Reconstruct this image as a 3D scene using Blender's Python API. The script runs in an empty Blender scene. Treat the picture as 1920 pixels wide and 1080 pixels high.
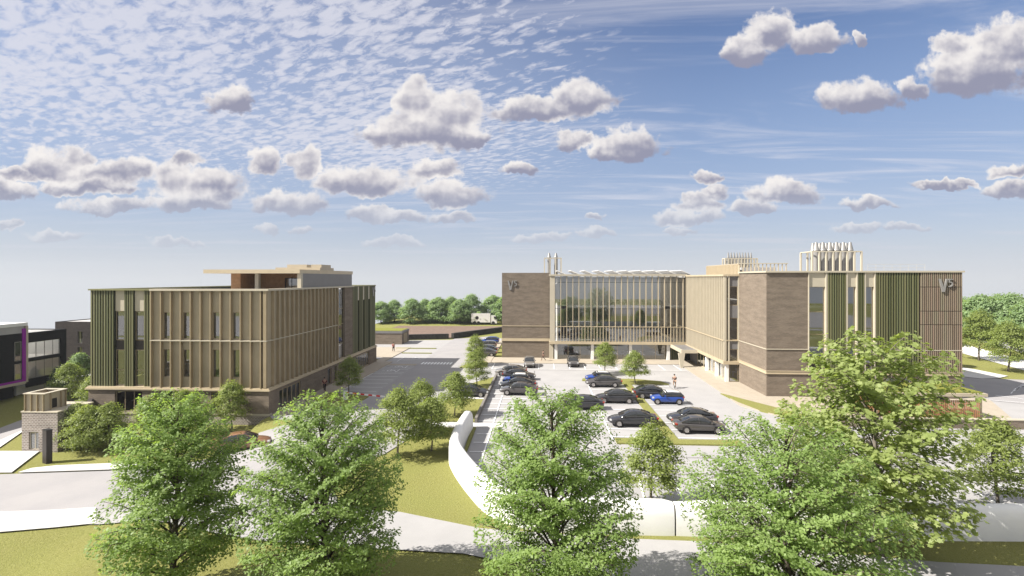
import bpy, bmesh, math, random
import numpy as np
from mathutils import Vector, Matrix

# ------------------------------------------------------------------ camera, sky, sun, exposure
C = bpy.data.collections.new("place")
sc = bpy.context.scene
sc.collection.children.link(C)
F, CAM_H, HY = 960.0, 14.3, 522.0          # focal length and horizon row for a 1920x1080 frame
YAW = math.atan(53 / 960)
cam = bpy.data.cameras.new("camera")
cam.sensor_width = 36.0
cam.lens = 36.0 * F / 1920
cam.shift_y = -(540 - HY) / 1920
cam.clip_start, cam.clip_end = 0.5, 8000
camo = bpy.data.objects.new("camera", cam)
C.objects.link(camo)
camo.location = (0, 0, CAM_H)
camo.rotation_euler = (math.pi / 2, 0, YAW)
sc.camera = camo
sc.view_settings.view_transform = 'Standard'
sc.view_settings.look = 'None'
sc.view_settings.gamma = 1.0
EXPO = 1.35
sc.view_settings.exposure = EXPO
SKY_STRENGTH = 0.075
SUN_DIR = Vector((1.055, 0.34, -1.0)).normalized()
ELEV = math.asin(-SUN_DIR.z)
AZ = math.atan2(-SUN_DIR.x, -SUN_DIR.y)
sun = bpy.data.lights.new("sun", 'SUN')
sun.energy = 4.6
sun.angle = math.radians(0.5)
sun.color = (1.0, 0.955, 0.885)
suno = bpy.data.objects.new("sun", sun)
C.objects.link(suno)
suno.rotation_euler = SUN_DIR.to_track_quat('-Z', 'Y').to_euler()
suno.location = (-60, -20, 80)
try:
    sc.cycles.max_bounces = 8
    sc.cycles.diffuse_bounces = 3
    sc.cycles.glossy_bounces = 3
    sc.cycles.transmission_bounces = 4
    sc.cycles.transparent_max_bounces = 10
    sc.cycles.sample_clamp_indirect = 6
    sc.cycles.use_denoising = True
except Exception:
    pass


class NT:
    """small helper for building node trees"""
    def __init__(s, tree):
        s.t = tree
        s.t.nodes.clear()

    def n(s, kind, **kw):
        nd = s.t.nodes.new(kind)
        for k, v in kw.items():
            setattr(nd, k, v)
        return nd

    def put(s, sock, v):
        if v is None:
            return
        if hasattr(v, 'is_output') or isinstance(v, bpy.types.NodeSocket):
            s.t.links.new(v, sock)
        else:
            sock.default_value = v

    def m(s, op, a, b=None, c=None, clamp=False):
        nd = s.n('ShaderNodeMath', operation=op, use_clamp=clamp)
        for i, v in enumerate((a, b, c)):
            s.put(nd.inputs[i], v)
        return nd.outputs[0]

    def v(s, op, a, b=None, c=None):
        nd = s.n('ShaderNodeVectorMath', operation=op)
        for i, q in enumerate((a, b, c)):
            s.put(nd.inputs[i], q)
        return nd.outputs['Value'] if op in ('DOT_PRODUCT', 'LENGTH') else nd.outputs['Vector']

    def noise(s, vec, scale, detail=4.0, rough=0.55, dist=0.0):
        nd = s.n('ShaderNodeTexNoise')
        s.put(nd.inputs['Vector'], vec)
        nd.inputs['Scale'].default_value = scale
        nd.inputs['Detail'].default_value = detail
        nd.inputs['Roughness'].default_value = rough
        nd.inputs['Distortion'].default_value = dist
        return nd.outputs['Fac']

    def step(s, x, lo, hi):
        nd = s.n('ShaderNodeMapRange', interpolation_type='SMOOTHSTEP')
        s.put(nd.inputs[0], x)
        s.put(nd.inputs[1], lo)
        s.put(nd.inputs[2], hi)
        return nd.outputs[0]

    def mix(s, f, a, b, blend='MIX'):
        nd = s.n('ShaderNodeMix', data_type='RGBA', blend_type=blend)
        s.put(nd.inputs[0], f)
        s.put(nd.inputs[6], a)
        s.put(nd.inputs[7], b)
        return nd.outputs[2]

    def fmix(s, f, a, b):
        nd = s.n('ShaderNodeMix', data_type='FLOAT')
        s.put(nd.inputs[0], f)
        s.put(nd.inputs[2], a)
        s.put(nd.inputs[3], b)
        return nd.outputs[0]

    def comb(s, x, y, z=0.0):
        nd = s.n('ShaderNodeCombineXYZ')
        for i, q in enumerate((x, y, z)):
            s.put(nd.inputs[i], q)
        return nd.outputs[0]


def lin(r, g, b):
    def f(c):
        c /= 255.0
        return c / 12.92 if c <= 0.04045 else ((c + 0.055) / 1.055) ** 2.4
    return (f(r), f(g), f(b))


def skycol(r, g, b):
    """radiance (before the background strength) of a sky tone"""
    k = 1.0 / (2 ** EXPO) / SKY_STRENGTH
    c = lin(r, g, b)
    return (c[0] * k, c[1] * k, c[2] * k, 1.0)


# cumulus clouds: centre and half size, as tangents of azimuth / elevation about north (x1920 rows)
CLOUDS = [
    (780, 188, 46, 44), (845, 215, 60, 42), (795, 243, 118, 40), (716, 250, 44, 20), (884, 256, 40, 18),
    (430, 186, 46, 28), (1000, 206, 88, 24), (1092, 182, 58, 36), (1072, 262, 34, 22),
    (1182, 270, 70, 32), (1136, 286, 30, 16), (976, 318, 36, 14), (1398, 90, 48, 30), (1448, 55, 50, 36),
    (1532, 70, 54, 28), (1608, 70, 16, 15), (1608, 178, 76, 32), (1706, 168, 28, 20), (1835, 128, 104, 54),
    (1892, 84, 74, 48), (1782, 84, 44, 24), (100, 308, 58, 30), (150, 294, 36, 22), (195, 325, 92, 22),
    (252, 316, 44, 20), (22, 325, 44, 14), (165, 351, 96, 15), (18, 357, 44, 21), (200, 383, 80, 14),
    (355, 298, 28, 16), (385, 345, 98, 32), (335, 332, 50, 26), (350, 378, 78, 17), (500, 302, 40, 28),
    (572, 302, 28, 32), (690, 338, 106, 28), (818, 316, 54, 20), (846, 362, 70, 26), (542, 380, 72, 22),
    (700, 397, 50, 17), (748, 404, 54, 12), (850, 404, 46, 10), (500, 431, 25, 9), (568, 431, 20, 9),
    (1325, 334, 32, 14), (1472, 358, 68, 22), (1342, 360, 36, 12), (1305, 381, 46, 15), (1402, 386, 46, 13),
    (1285, 406, 66, 16), (1272, 431, 25, 8), (1630, 384, 58, 12), (1772, 348, 72, 8), (1892, 320, 52, 14),
    (1902, 356, 60, 18), (1050, 440, 34, 10), (1122, 437, 38, 9), (1000, 447, 44, 8), (1610, 426, 46, 9),
    (1692, 426, 44, 8), (100, 443, 60, 10), (18, 423, 26, 8), (740, 452, 70, 9), (330, 455, 60, 8), (1115, 411, 20, 7),
]


def build_world():
    w = bpy.data.worlds.new("World")
    sc.world = w
    w.use_nodes = True
    try:
        w.cycles.sampling_method = 'MANUAL'
        w.cycles.sample_map_resolution = 256
    except Exception:
        pass
    t = NT(w.node_tree)
    out = t.n('ShaderNodeOutputWorld')
    bg = t.n('ShaderNodeBackground')
    bg.inputs['Strength'].default_value = SKY_STRENGTH
    t.t.links.new(bg.outputs[0], out.inputs[0])
    sky = t.n('ShaderNodeTexSky', sky_type='NISHITA')
    sky.sun_disc = False
    sky.sun_elevation = ELEV
    sky.sun_rotation = AZ % (2 * math.pi)
    sky.air_density = 1.0
    sky.dust_density = 0.6
    sky.ozone_density = 2.2
    d = t.n('ShaderNodeTexCoord').outputs['Generated']
    sep = t.n('ShaderNodeSeparateXYZ')
    t.put(sep.inputs[0], d)
    X, Y, Z = sep.outputs
    c, s = math.cos(YAW), math.sin(YAW)
    fwd = t.v('DOT_PRODUCT', d, (-s, c, 0))
    side = t.v('DOT_PRODUCT', d, (c, s, 0))
    front = t.step(fwd, 0.05, 0.25)
    fy = t.m('MAXIMUM', fwd, 0.05)
    u = t.m('DIVIDE', side, fy)
    v = t.m('DIVIDE', Z, fy)
    elev = t.m('DIVIDE', Z, t.m('SQRT', t.m('ADD', t.m('MULTIPLY', X, X), t.m('MULTIPLY', Y, Y))))
    zc = t.m('MAXIMUM', Z, 0.0)
    # base blue, thinned towards the horizon by the haze of the lower air
    hue = t.mix(1.0, sky.outputs[0], (0.51, 0.53, 0.64, 1), 'MULTIPLY')
    g1 = t.step(elev, 0.62, 0.10)
    base = t.mix(t.m('MULTIPLY', g1, 0.6), hue, skycol(150, 176, 212))
    haze = t.m('POWER', 2.718, t.m('MULTIPLY', t.m('MAXIMUM', elev, 0.0), -8.8))
    base = t.mix(haze, base, skycol(216, 219, 224))
    # high thin layer: rippled flakes to the left, faint streaks to the right
    pl = t.m('ADD', zc, 0.07)
    px_, py_ = t.m('DIVIDE', X, pl), t.m('DIVIDE', Y, pl)
    ca, sa = math.cos(0.5), math.sin(0.5)
    a = t.m('ADD', t.m('MULTIPLY', px_, ca), t.m('MULTIPLY', py_, -sa))
    b = t.m('ADD', t.m('MULTIPLY', px_, sa), t.m('MULTIPLY', py_, ca))
    pv = t.comb(t.m('MULTIPLY', a, 0.50), b, 0.0)
    big = t.noise(pv, 1.1, 3.0)
    fl = t.noise(pv, 23.0, 7.0, 0.64, 0.5)
    vo = t.n('ShaderNodeTexVoronoi', feature='SMOOTH_F1')
    vo.inputs['Scale'].default_value = 23.0
    vo.inputs['Smoothness'].default_value = 0.35
    wn = t.n('ShaderNodeTexNoise')
    t.put(wn.inputs['Vector'], pv)
    wn.inputs['Scale'].default_value = 14.0
    wn.inputs['Detail'].default_value = 4.0
    t.put(vo.inputs['Vector'], t.v('ADD', pv, t.v('MULTIPLY', t.v('SUBTRACT', wn.outputs['Color'], (0.5, 0.5, 0.5)), (0.09, 0.09, 0.0))))
    fl = t.m('ADD', t.m('MULTIPLY', fl, 0.86), t.m('MULTIPLY', t.m('SUBTRACT', 1.0, t.m('MULTIPLY', vo.outputs['Distance'], 1.25)), 0.22))
    cover = t.m('MULTIPLY', t.step(u, 0.42, -0.30), t.step(elev, 0.10, 0.28))
    # added out-of-view cloud, overhead and behind the camera, brightens the shadow fill
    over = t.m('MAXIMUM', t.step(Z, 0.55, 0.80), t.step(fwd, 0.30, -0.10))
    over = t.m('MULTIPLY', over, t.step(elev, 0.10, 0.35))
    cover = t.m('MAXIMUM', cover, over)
    thr = t.m('SUBTRACT', 0.655, t.m('ADD', t.m('MULTIPLY', cover, 0.245), t.m('MULTIPLY', t.m('SUBTRACT', big, 0.5), 0.42)))
    alto = t.m('MULTIPLY', t.step(t.m('SUBTRACT', fl, thr), -0.13, 0.20), t.step(cover, 0.0, 0.5))
    wisp_v = t.comb(t.m('MULTIPLY', px_, 0.35), t.m('MULTIPLY', py_, 1.6), 3.7)
    wisp = t.noise(wisp_v, 1.5, 7.0, 0.62, 1.2)
    wisp = t.m('MULTIPLY', t.step(wisp, 0.46, 0.78), 0.62)
    thin = t.m('MAXIMUM', t.m('MULTIPLY', alto, 0.80), wisp)
    veil_fill = t.m('MAXIMUM', t.m('MULTIPLY', cover, 0.24), t.m('MULTIPLY', over, 0.92))
    thin = t.m('MAXIMUM', thin, veil_fill)
    thin = t.m('MULTIPLY', thin, t.step(elev, 0.05, 0.16))
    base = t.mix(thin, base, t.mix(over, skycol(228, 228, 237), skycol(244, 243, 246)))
    # distant low cloud banks
    lb = t.noise(t.comb(t.m('MULTIPLY', u, 1.0), t.m('MULTIPLY', t.m('LOGARITHM', t.m('MAXIMUM', v, 0.01), 2.718), 1.9), 1.3), 3.4, 6.0, 0.6)
    bank = t.m('MULTIPLY', t.step(lb, 0.52, 0.66), t.m('MULTIPLY', t.step(v, 0.025, 0.055), t.step(v, 0.135, 0.07)))
    base = t.mix(t.m('MULTIPLY', bank, 0.62), base, skycol(208, 213, 224))
    # cumulus
    warp = t.n('ShaderNodeTexNoise')
    uv = t.comb(u, v, 0.0)
    t.put(warp.inputs['Vector'], uv)
    warp.inputs['Scale'].default_value = 19.0
    warp.inputs['Detail'].default_value = 5.0
    warp.inputs['Roughness'].default_value = 0.6
    wv = t.v('MULTIPLY', t.v('SUBTRACT', warp.outputs['Color'], (0.5, 0.5, 0.5)), (0.085, 0.055, 0.0))
    p = t.v('ADD', uv, wv)

    def field(off):
        acc = None
        for (cx, cy, hw, hh) in CLOUDS:
            cy, hh = cy + 0.23 * hh, hh * 1.23
            su, sv = F / (hw * 1.10), F / (hh * 1.14)
            q = t.v('MULTIPLY_ADD', p, (su, sv, 0), (-(cx - 960) / F * su + off[0], -(HY - cy) / F * sv + off[1], 0))
            q = t.v('MINIMUM', q, t.v('MULTIPLY', q, (1.0, 1.6, 1.0)))     # flatter bases
            dd = t.v('DOT_PRODUCT', q, q)
            if acc is None:
                acc = dd
            else:
                nd = t.n('ShaderNodeMath', operation='SMOOTH_MIN')
                t.put(nd.inputs[0], acc)
                t.put(nd.inputs[1], dd)
                nd.inputs[2].default_value = 0.22
                acc = nd.outputs[0]
        return acc
    D0 = field((0.0, 0.0))
    D1 = field((0.22, -0.55))
    n1 = t.noise(uv, 20.0, 8.0, 0.62)
    n2 = t.noise(t.v('ADD', uv, (0.007, -0.012, 0)), 17.0, 3.0, 0.5)
    n3 = t.noise(uv, 17.0, 3.0, 0.5)
    dens = t.m('SUBTRACT', t.m('SUBTRACT', 1.0, D0), t.m('MULTIPLY', t.m('SUBTRACT', n1, 0.5), 2.1))
    alpha = t.m('MULTIPLY', t.step(dens, -0.06, 0.46), front)
    # light falls from the upper left: a lobe is bright where its outer side faces that way
    lit = t.m('ADD', t.m('MULTIPLY', t.m('SUBTRACT', D0, D1), 0.40), t.m('MULTIPLY', t.m('SUBTRACT', n3, n2), 1.5))
    thick = t.step(dens, 0.1, 1.1)
    shade = t.step(t.m('SUBTRACT', lit, t.m('MULTIPLY', thick, 0.30)), -0.85, 0.30)
    ccol = t.mix(shade, skycol(152, 153, 174), skycol(248, 243, 240))
    far = t.step(v, 0.20, 0.05)
    ccol = t.mix(t.m('MULTIPLY', far, 0.7), ccol, skycol(210, 216, 226))
    alpha = t.m('MULTIPLY', alpha, t.fmix(far, 0.97, 0.62))
    base = t.mix(alpha, base, ccol)
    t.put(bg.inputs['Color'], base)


build_world()

# ------------------------------------------------------------------ pixel helpers (rows/columns of the 1920 frame)
def ray(px, py):
    xc = (px - 960) / F
    c, s = math.cos(YAW), math.sin(YAW)
    return (xc * c - s, xc * s + c, -(py - HY) / F)


def G(px, py, z=0.0):
    d = ray(px, py)
    k = (z - CAM_H) / d[2]
    return (d[0] * k, d[1] * k)


# ------------------------------------------------------------------ materials
MATS = {}


def base_mat(name):
    m = bpy.data.materials.new(name)
    m.use_nodes = True
    t = NT(m.node_tree)
    out = t.n('ShaderNodeOutputMaterial')
    MATS[name] = m
    return m, t, out


def pmat(name, c1, c2=None, scale=3.0, rough=0.7, metal=0.0, bump=0.0, bscale=None, spec=0.35, coat=0.0, detail=5.0):
    m, t, out = base_mat(name)
    p = t.n('ShaderNodeBsdfPrincipled')
    t.t.links.new(p.outputs[0], out.inputs[0])
    pos = t.n('ShaderNodeNewGeometry').outputs['Position']
    c2 = c2 or tuple(x * 0.85 for x in c1)
    f = t.step(t.noise(pos, scale, detail, 0.6), 0.3, 0.7)
    t.put(p.inputs['Base Color'], t.mix(f, c1 + (1,), c2 + (1,)))
    p.inputs['Roughness'].default_value = rough
    p.inputs['Metallic'].default_value = metal
    p.inputs['Specular IOR Level'].default_value = spec
    p.inputs['Coat Weight'].default_value = coat
    p.inputs['Coat Roughness'].default_value = 0.05
    if bump:
        b = t.n('ShaderNodeBump')
        b.inputs['Strength'].default_value = bump
        b.inputs['Distance'].default_value = 0.05
        t.put(b.inputs['Height'], t.noise(pos, bscale or scale * 4, 5.0, 0.6))
        t.t.links.new(b.outputs[0], p.inputs['Normal'])
    return m


def brick_mat(name, c1, c2, mortar, bw=0.235, bh=0.075, ms=0.012):
    m, t, out = base_mat(name)
    p = t.n('ShaderNodeBsdfPrincipled')
    t.t.links.new(p.outputs[0], out.inputs[0])
    g = t.n('ShaderNodeNewGeometry')
    sp = t.n('ShaderNodeSeparateXYZ')
    t.put(sp.inputs[0], g.outputs['Position'])
    sn = t.n('ShaderNodeSeparateXYZ')
    t.put(sn.inputs[0], g.outputs['Normal'])
    side = t.m('GREATER_THAN', t.m('ABSOLUTE', sn.outputs[0]), 0.6)
    uu = t.fmix(side, sp.outputs[0], sp.outputs[1])
    vec = t.comb(uu, sp.outputs[2], 0.0)
    b = t.n('ShaderNodeTexBrick')
    t.put(b.inputs['Vector'], vec)
    b.inputs['Color1'].default_value = c1 + (1,)
    b.inputs['Color2'].default_value = c2 + (1,)
    b.inputs['Mortar'].default_value = mortar + (1,)
    b.inputs['Scale'].default_value = 1.0
    b.inputs['Brick Width'].default_value = bw
    b.inputs['Row Height'].default_value = bh
    b.inputs['Mortar Size'].default_value = ms
    b.inputs['Bias'].default_value = 0.0
    big = t.noise(t.v('MULTIPLY', vec, (0.55, 2.2, 1.0)), 0.9, 6.0, 0.65)
    streak = t.fmix(t.step(big, 0.34, 0.66), 0.84, 1.13)
    col = t.mix(1.0, b.outputs['Color'], t.comb(streak, streak, streak), 'MULTIPLY')
    t.put(p.inputs['Base Color'], col)
    p.inputs['Roughness'].default_value = 0.85
    p.inputs['Specular IOR Level'].default_value = 0.2
    bm_ = t.n('ShaderNodeBump')
    bm_.inputs['Strength'].default_value = 0.35
    bm_.inputs['Distance'].default_value = 0.01
    t.put(bm_.inputs['Height'], t.m('SUBTRACT', 1.0, b.outputs['Fac']))
    t.t.links.new(bm_.outputs[0], p.inputs['Normal'])
    return m


def island_mat(name, cols, rough=0.55, metal=0.0):
    """each separate rib or slat of the mesh takes its own tone"""
    m, t, out = base_mat(name)
    p = t.n('ShaderNodeBsdfPrincipled')
    t.t.links.new(p.outputs[0], out.inputs[0])
    r = t.n('ShaderNodeNewGeometry').outputs['Random Per Island']
    ramp = t.n('ShaderNodeValToRGB')
    el = ramp.color_ramp.elements
    while len(el) < len(cols):
        el.new(0.5)
    for i, cc in enumerate(cols):
        el[i].position = i / max(1, len(cols) - 1)
        el[i].color = cc + (1,)
    t.put(ramp.inputs[0], r)
    t.put(p.inputs['Base Color'], ramp.outputs[0])
    p.inputs['Roughness'].default_value = rough
    p.inputs['Metallic'].default_value = metal
    return m


def glass_mat(name, tint, refl=0.28, fres=0.65):
    m, t, out = base_mat(name)
    gl = t.n('ShaderNodeBsdfGlossy')
    gl.inputs['Roughness'].default_value = 0.01
    gl.inputs['Color'].default_value = (0.86, 0.88, 0.9, 1)
    tr = t.n('ShaderNodeBsdfTransparent')
    tr.inputs['Color'].default_value = tint + (1,)
    fr = t.n('ShaderNodeFresnel')
    fr.inputs['IOR'].default_value = 1.5
    mx = t.n('ShaderNodeMixShader')
    t.put(mx.inputs[0], t.m('ADD', t.m('MULTIPLY', fr.outputs[0], fres), refl, clamp=True))
    t.t.links.new(tr.outputs[0], mx.inputs[1])
    t.t.links.new(gl.outputs[0], mx.inputs[2])
    t.t.links.new(mx.outputs[0], out.inputs[0])
    return m


def leaf_mat(name, dark, mid, light, trans=0.42):
    m, t, out = base_mat(name)
    g = t.n('ShaderNodeNewGeometry')
    r = g.outputs['Random Per Island']
    ramp = t.n('ShaderNodeValToRGB')
    el = ramp.color_ramp.elements
    el.new(0.5)
    for i, (pp, cc) in enumerate(((0.0, dark), (0.55, mid), (1.0, light))):
        el[i].position = pp
        el[i].color = cc + (1,)
    pos = g.outputs['Position']
    n = t.noise(pos, 0.9, 3.0)
    t.put(ramp.inputs[0], t.m('ADD', t.m('MULTIPLY', r, 0.55), t.m('MULTIPLY', t.step(n, 0.3, 0.7), 0.45)))
    df = t.n('ShaderNodeBsdfPrincipled')
    df.inputs['Roughness'].default_value = 0.5
    df.inputs['Specular IOR Level'].default_value = 0.3
    t.put(df.inputs['Base Color'], ramp.outputs[0])
    tl = t.n('ShaderNodeBsdfTranslucent')
    t.put(tl.inputs['Color'], t.mix(1.0, ramp.outputs[0], (1.25, 1.3, 0.6, 1), 'MULTIPLY'))
    mx = t.n('ShaderNodeMixShader')
    mx.inputs[0].default_value = trans
    t.t.links.new(df.outputs[0], mx.inputs[1])
    t.t.links.new(tl.outputs[0], mx.inputs[2])
    t.t.links.new(mx.outputs[0], out.inputs[0])
    return m


def grass_mat(name, c1, c2, c3):
    m, t, out = base_mat(name)
    p = t.n('ShaderNodeBsdfPrincipled')
    t.t.links.new(p.outputs[0], out.inputs[0])
    pos = t.n('ShaderNodeNewGeometry').outputs['Position']
    f1 = t.step(t.noise(pos, 0.35, 4.0), 0.3, 0.7)
    f2 = t.step(t.noise(pos, 7.0, 6.0, 0.7), 0.35, 0.68)
    col = t.mix(f2, c1 + (1,), c2 + (1,))
    col = t.mix(t.m('MULTIPLY', f1, 0.45), col, c3 + (1,))
    t.put(p.inputs['Base Color'], col)
    p.inputs['Roughness'].default_value = 0.9
    p.inputs['Specular IOR Level'].default_value = 0.1
    b = t.n('ShaderNodeBump')
    b.inputs['Strength'].default_value = 0.8
    b.inputs['Distance'].default_value = 0.12
    t.put(b.inputs['Height'], t.noise(pos, 9.0, 6.0, 0.75))
    t.t.links.new(b.outputs[0], p.inputs['Normal'])
    return m


grass_mat('grass', (0.165, 0.163, 0.046), (0.222, 0.214, 0.076), (0.190, 0.198, 0.058))
grass_mat('roof grass', (0.15, 0.16, 0.03), (0.20, 0.20, 0.05), (0.17, 0.17, 0.03))
pmat('paver', (0.30, 0.29, 0.285), (0.27, 0.262, 0.258), 0.35, 0.85, bump=0.1, bscale=30)
pmat('white paving', (0.50, 0.485, 0.47), (0.45, 0.44, 0.425), 0.6, 0.85)
pmat('road', (0.275, 0.262, 0.258), (0.245, 0.235, 0.235), 0.3, 0.85, bump=0.1, bscale=40)
pmat('beige paving', (0.33, 0.285, 0.225), (0.295, 0.255, 0.20), 1.2, 0.85)
pmat('kerb', (0.17, 0.155, 0.14), None, 2.0, 0.85)
pmat('line paint', (0.78, 0.78, 0.78), (0.70, 0.70, 0.70), 3.0, 0.7)
pmat('earth', (0.17, 0.118, 0.088), (0.115, 0.078, 0.058), 1.4, 0.95, bump=0.6, bscale=3)
pmat('gabion', (0.045, 0.042, 0.038), (0.018, 0.017, 0.016), 2.2, 0.9, bump=0.8, bscale=4)
pmat('render white', (0.70, 0.69, 0.66), (0.66, 0.65, 0.63), 0.5, 0.6)
brick_mat('brick', (0.158, 0.124, 0.093), (0.203, 0.160, 0.120), (0.134, 0.114, 0.092))
brick_mat('dark brick', (0.034, 0.027, 0.025), (0.06, 0.045, 0.04), (0.02, 0.018, 0.018))
brick_mat('black brick', (0.006, 0.006, 0.006), (0.012, 0.011, 0.011), (0.004, 0.004, 0.004))
brick_mat('plinth brick', (0.15, 0.12, 0.10), (0.22, 0.18, 0.15), (0.34, 0.31, 0.28), 0.3, 0.15, 0.03)
pmat('bronze', (0.46, 0.385, 0.265), (0.42, 0.35, 0.24), 0.8, 0.42, 0.15)
pmat('bronze panel', (0.42, 0.362, 0.27), (0.38, 0.327, 0.243), 0.6, 0.5, 0.2)
pmat('dark bronze panel', (0.345, 0.295, 0.21), (0.31, 0.265, 0.19), 0.6, 0.5, 0.2)
pmat('olive coping', (0.19, 0.185, 0.085), None, 1.0, 0.5)
pmat('fin bronze', (0.31, 0.248, 0.158), (0.27, 0.215, 0.135), 0.6, 0.45, 0.2)
pmat('cream', (0.42, 0.375, 0.29), (0.39, 0.35, 0.27), 0.8, 0.5)
pmat('grey panel', (0.16, 0.155, 0.155), (0.145, 0.14, 0.14), 0.6, 0.5)
pmat('timber', (0.42, 0.235, 0.115), (0.33, 0.175, 0.08), 2.0, 0.6)
island_mat('green ribs', [(0.060, 0.068, 0.024), (0.10, 0.10, 0.040), (0.16, 0.155, 0.075), (0.080, 0.090, 0.036)])
island_mat('brown slats', [(0.155, 0.115, 0.080), (0.205, 0.160, 0.115), (0.185, 0.165, 0.110), (0.215, 0.150, 0.110)])
island_mat('cedar slats', [(0.30, 0.145, 0.07), (0.37, 0.18, 0.085), (0.25, 0.115, 0.055)])
pmat('green back', (0.022, 0.026, 0.012), None, 1.0, 0.7)
pmat('slat back', (0.055, 0.035, 0.028), None, 1.0, 0.8)
pmat('roof membrane', (0.36, 0.35, 0.34), (0.32, 0.31, 0.30), 0.8, 0.8)
pmat('steel', (0.28, 0.27, 0.255), (0.24, 0.23, 0.22), 1.0, 0.4, 0.35)
pmat('magenta', (0.26, 0.004, 0.30), (0.23, 0.003, 0.27), 1.0, 0.5)
pmat('black metal', (0.012, 0.011, 0.011), None, 1.0, 0.5)
pmat('pylon metal', (0.030, 0.023, 0.021), (0.025, 0.02, 0.018), 1.0, 0.5)
pmat('interior', (0.42, 0.42, 0.41), (0.38, 0.38, 0.37), 0.3, 0.9)
pmat('interior dark', (0.12, 0.12, 0.115), (0.09, 0.09, 0.09), 0.5, 0.9)
pmat('furniture', (0.10, 0.11, 0.13), (0.35, 0.34, 0.33), 0.9, 0.7)
pmat('pv', (0.62, 0.60, 0.57), (0.58, 0.57, 0.55), 0.5, 0.5)
glass_mat('atrium glass', (0.80, 0.80, 0.78), 0.20, 0.7)
glass_mat('window glass', (0.74, 0.77, 0.80), 0.22, 0.7)
glass_mat('mirror glass', (0.9, 0.9, 0.9), 0.12, 0.6)
glass_mat('shop glass', (0.80, 0.80, 0.78), 0.10, 0.7)
pmat('bark', (0.10, 0.078, 0.06), (0.05, 0.04, 0.032), 6.0, 0.9, bump=0.5, bscale=20)
pmat('pale bark', (0.17, 0.145, 0.12), (0.11, 0.095, 0.08), 6.0, 0.9)
leaf_mat('leaf fresh', (0.150, 0.225, 0.062), (0.235, 0.325, 0.104), (0.310, 0.395, 0.160), 0.55)
leaf_mat('leaf olive', (0.165, 0.205, 0.056), (0.240, 0.290, 0.088), (0.310, 0.350, 0.130), 0.55)
leaf_mat('leaf maple', (0.190, 0.235, 0.070), (0.280, 0.335, 0.120), (0.355, 0.395, 0.180), 0.55)
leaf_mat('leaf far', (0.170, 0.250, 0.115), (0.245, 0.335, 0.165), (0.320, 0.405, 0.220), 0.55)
leaf_mat('leaf blue', (0.020, 0.045, 0.030), (0.040, 0.075, 0.050), (0.060, 0.100, 0.070), 0.2)


def diffuser_mat():
    m, t, out = base_mat('added diffuser')  # for sheets added to spread daylight indoors
    a = t.n('ShaderNodeBsdfDiffuse')
    a.inputs['Color'].default_value = (0.6, 0.6, 0.6, 1)
    b = t.n('ShaderNodeBsdfTranslucent')
    b.inputs['Color'].default_value = (0.85, 0.85, 0.83, 1)
    mx = t.n('ShaderNodeMixShader')
    mx.inputs[0].default_value = 0.6
    t.t.links.new(a.outputs[0], mx.inputs[1])
    t.t.links.new(b.outputs[0], mx.inputs[2])
    t.t.links.new(mx.outputs[0], out.inputs[0])


diffuser_mat()


def paint_mat(name, c, metal=0.35):
    return pmat(name, c, tuple(x * 0.94 for x in c), 2.0, 0.32, metal, coat=1.0)


paint_mat('paint graphite', (0.030, 0.029, 0.033))
paint_mat('paint grey', (0.075, 0.068, 0.066))
paint_mat('paint silver', (0.20, 0.185, 0.17))
paint_mat('paint black', (0.013, 0.013, 0.016))
paint_mat('paint blue', (0.008, 0.045, 0.25), 0.1)
paint_mat('paint white', (0.62, 0.60, 0.58), 0.0)
paint_mat('paint orange', (0.22, 0.11, 0.06), 0.1)
paint_mat('paint red', (0.42, 0.02, 0.02), 0.0)
pmat('car glass', (0.012, 0.014, 0.016), None, 1.0, 0.06, spec=0.8, coat=0.5)
pmat('tyre', (0.014, 0.012, 0.012), None, 4.0, 0.85)
pmat('rim', (0.40, 0.38, 0.37), None, 4.0, 0.3, 0.7)
pmat('lamp clear', (0.62, 0.62, 0.62), None, 4.0, 0.15, 0.2, coat=1.0)
pmat('lamp red', (0.32, 0.02, 0.012), None, 4.0, 0.2, coat=1.0)
pmat('plate', (0.55, 0.55, 0.5), None, 4.0, 0.5)
pmat('skin', (0.42, 0.25, 0.18), None, 4.0, 0.6)
pmat('cloth dark', (0.03, 0.022, 0.022), None, 4.0, 0.9)
pmat('cloth pink', (0.42, 0.10, 0.10), None, 4.0, 0.9)
pmat('cloth maroon', (0.14, 0.02, 0.03), None, 4.0, 0.9)
pmat('cloth tan', (0.30, 0.20, 0.14), None, 4.0, 0.9)
pmat('cloth brown', (0.10, 0.06, 0.045), None, 4.0, 0.9)
pmat('hair', (0.03, 0.018, 0.012), None, 4.0, 0.8)
pmat('red paint', (0.50, 0.02, 0.015), None, 4.0, 0.5)
pmat('white paint', (0.72, 0.72, 0.70), None, 4.0, 0.5)


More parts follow.
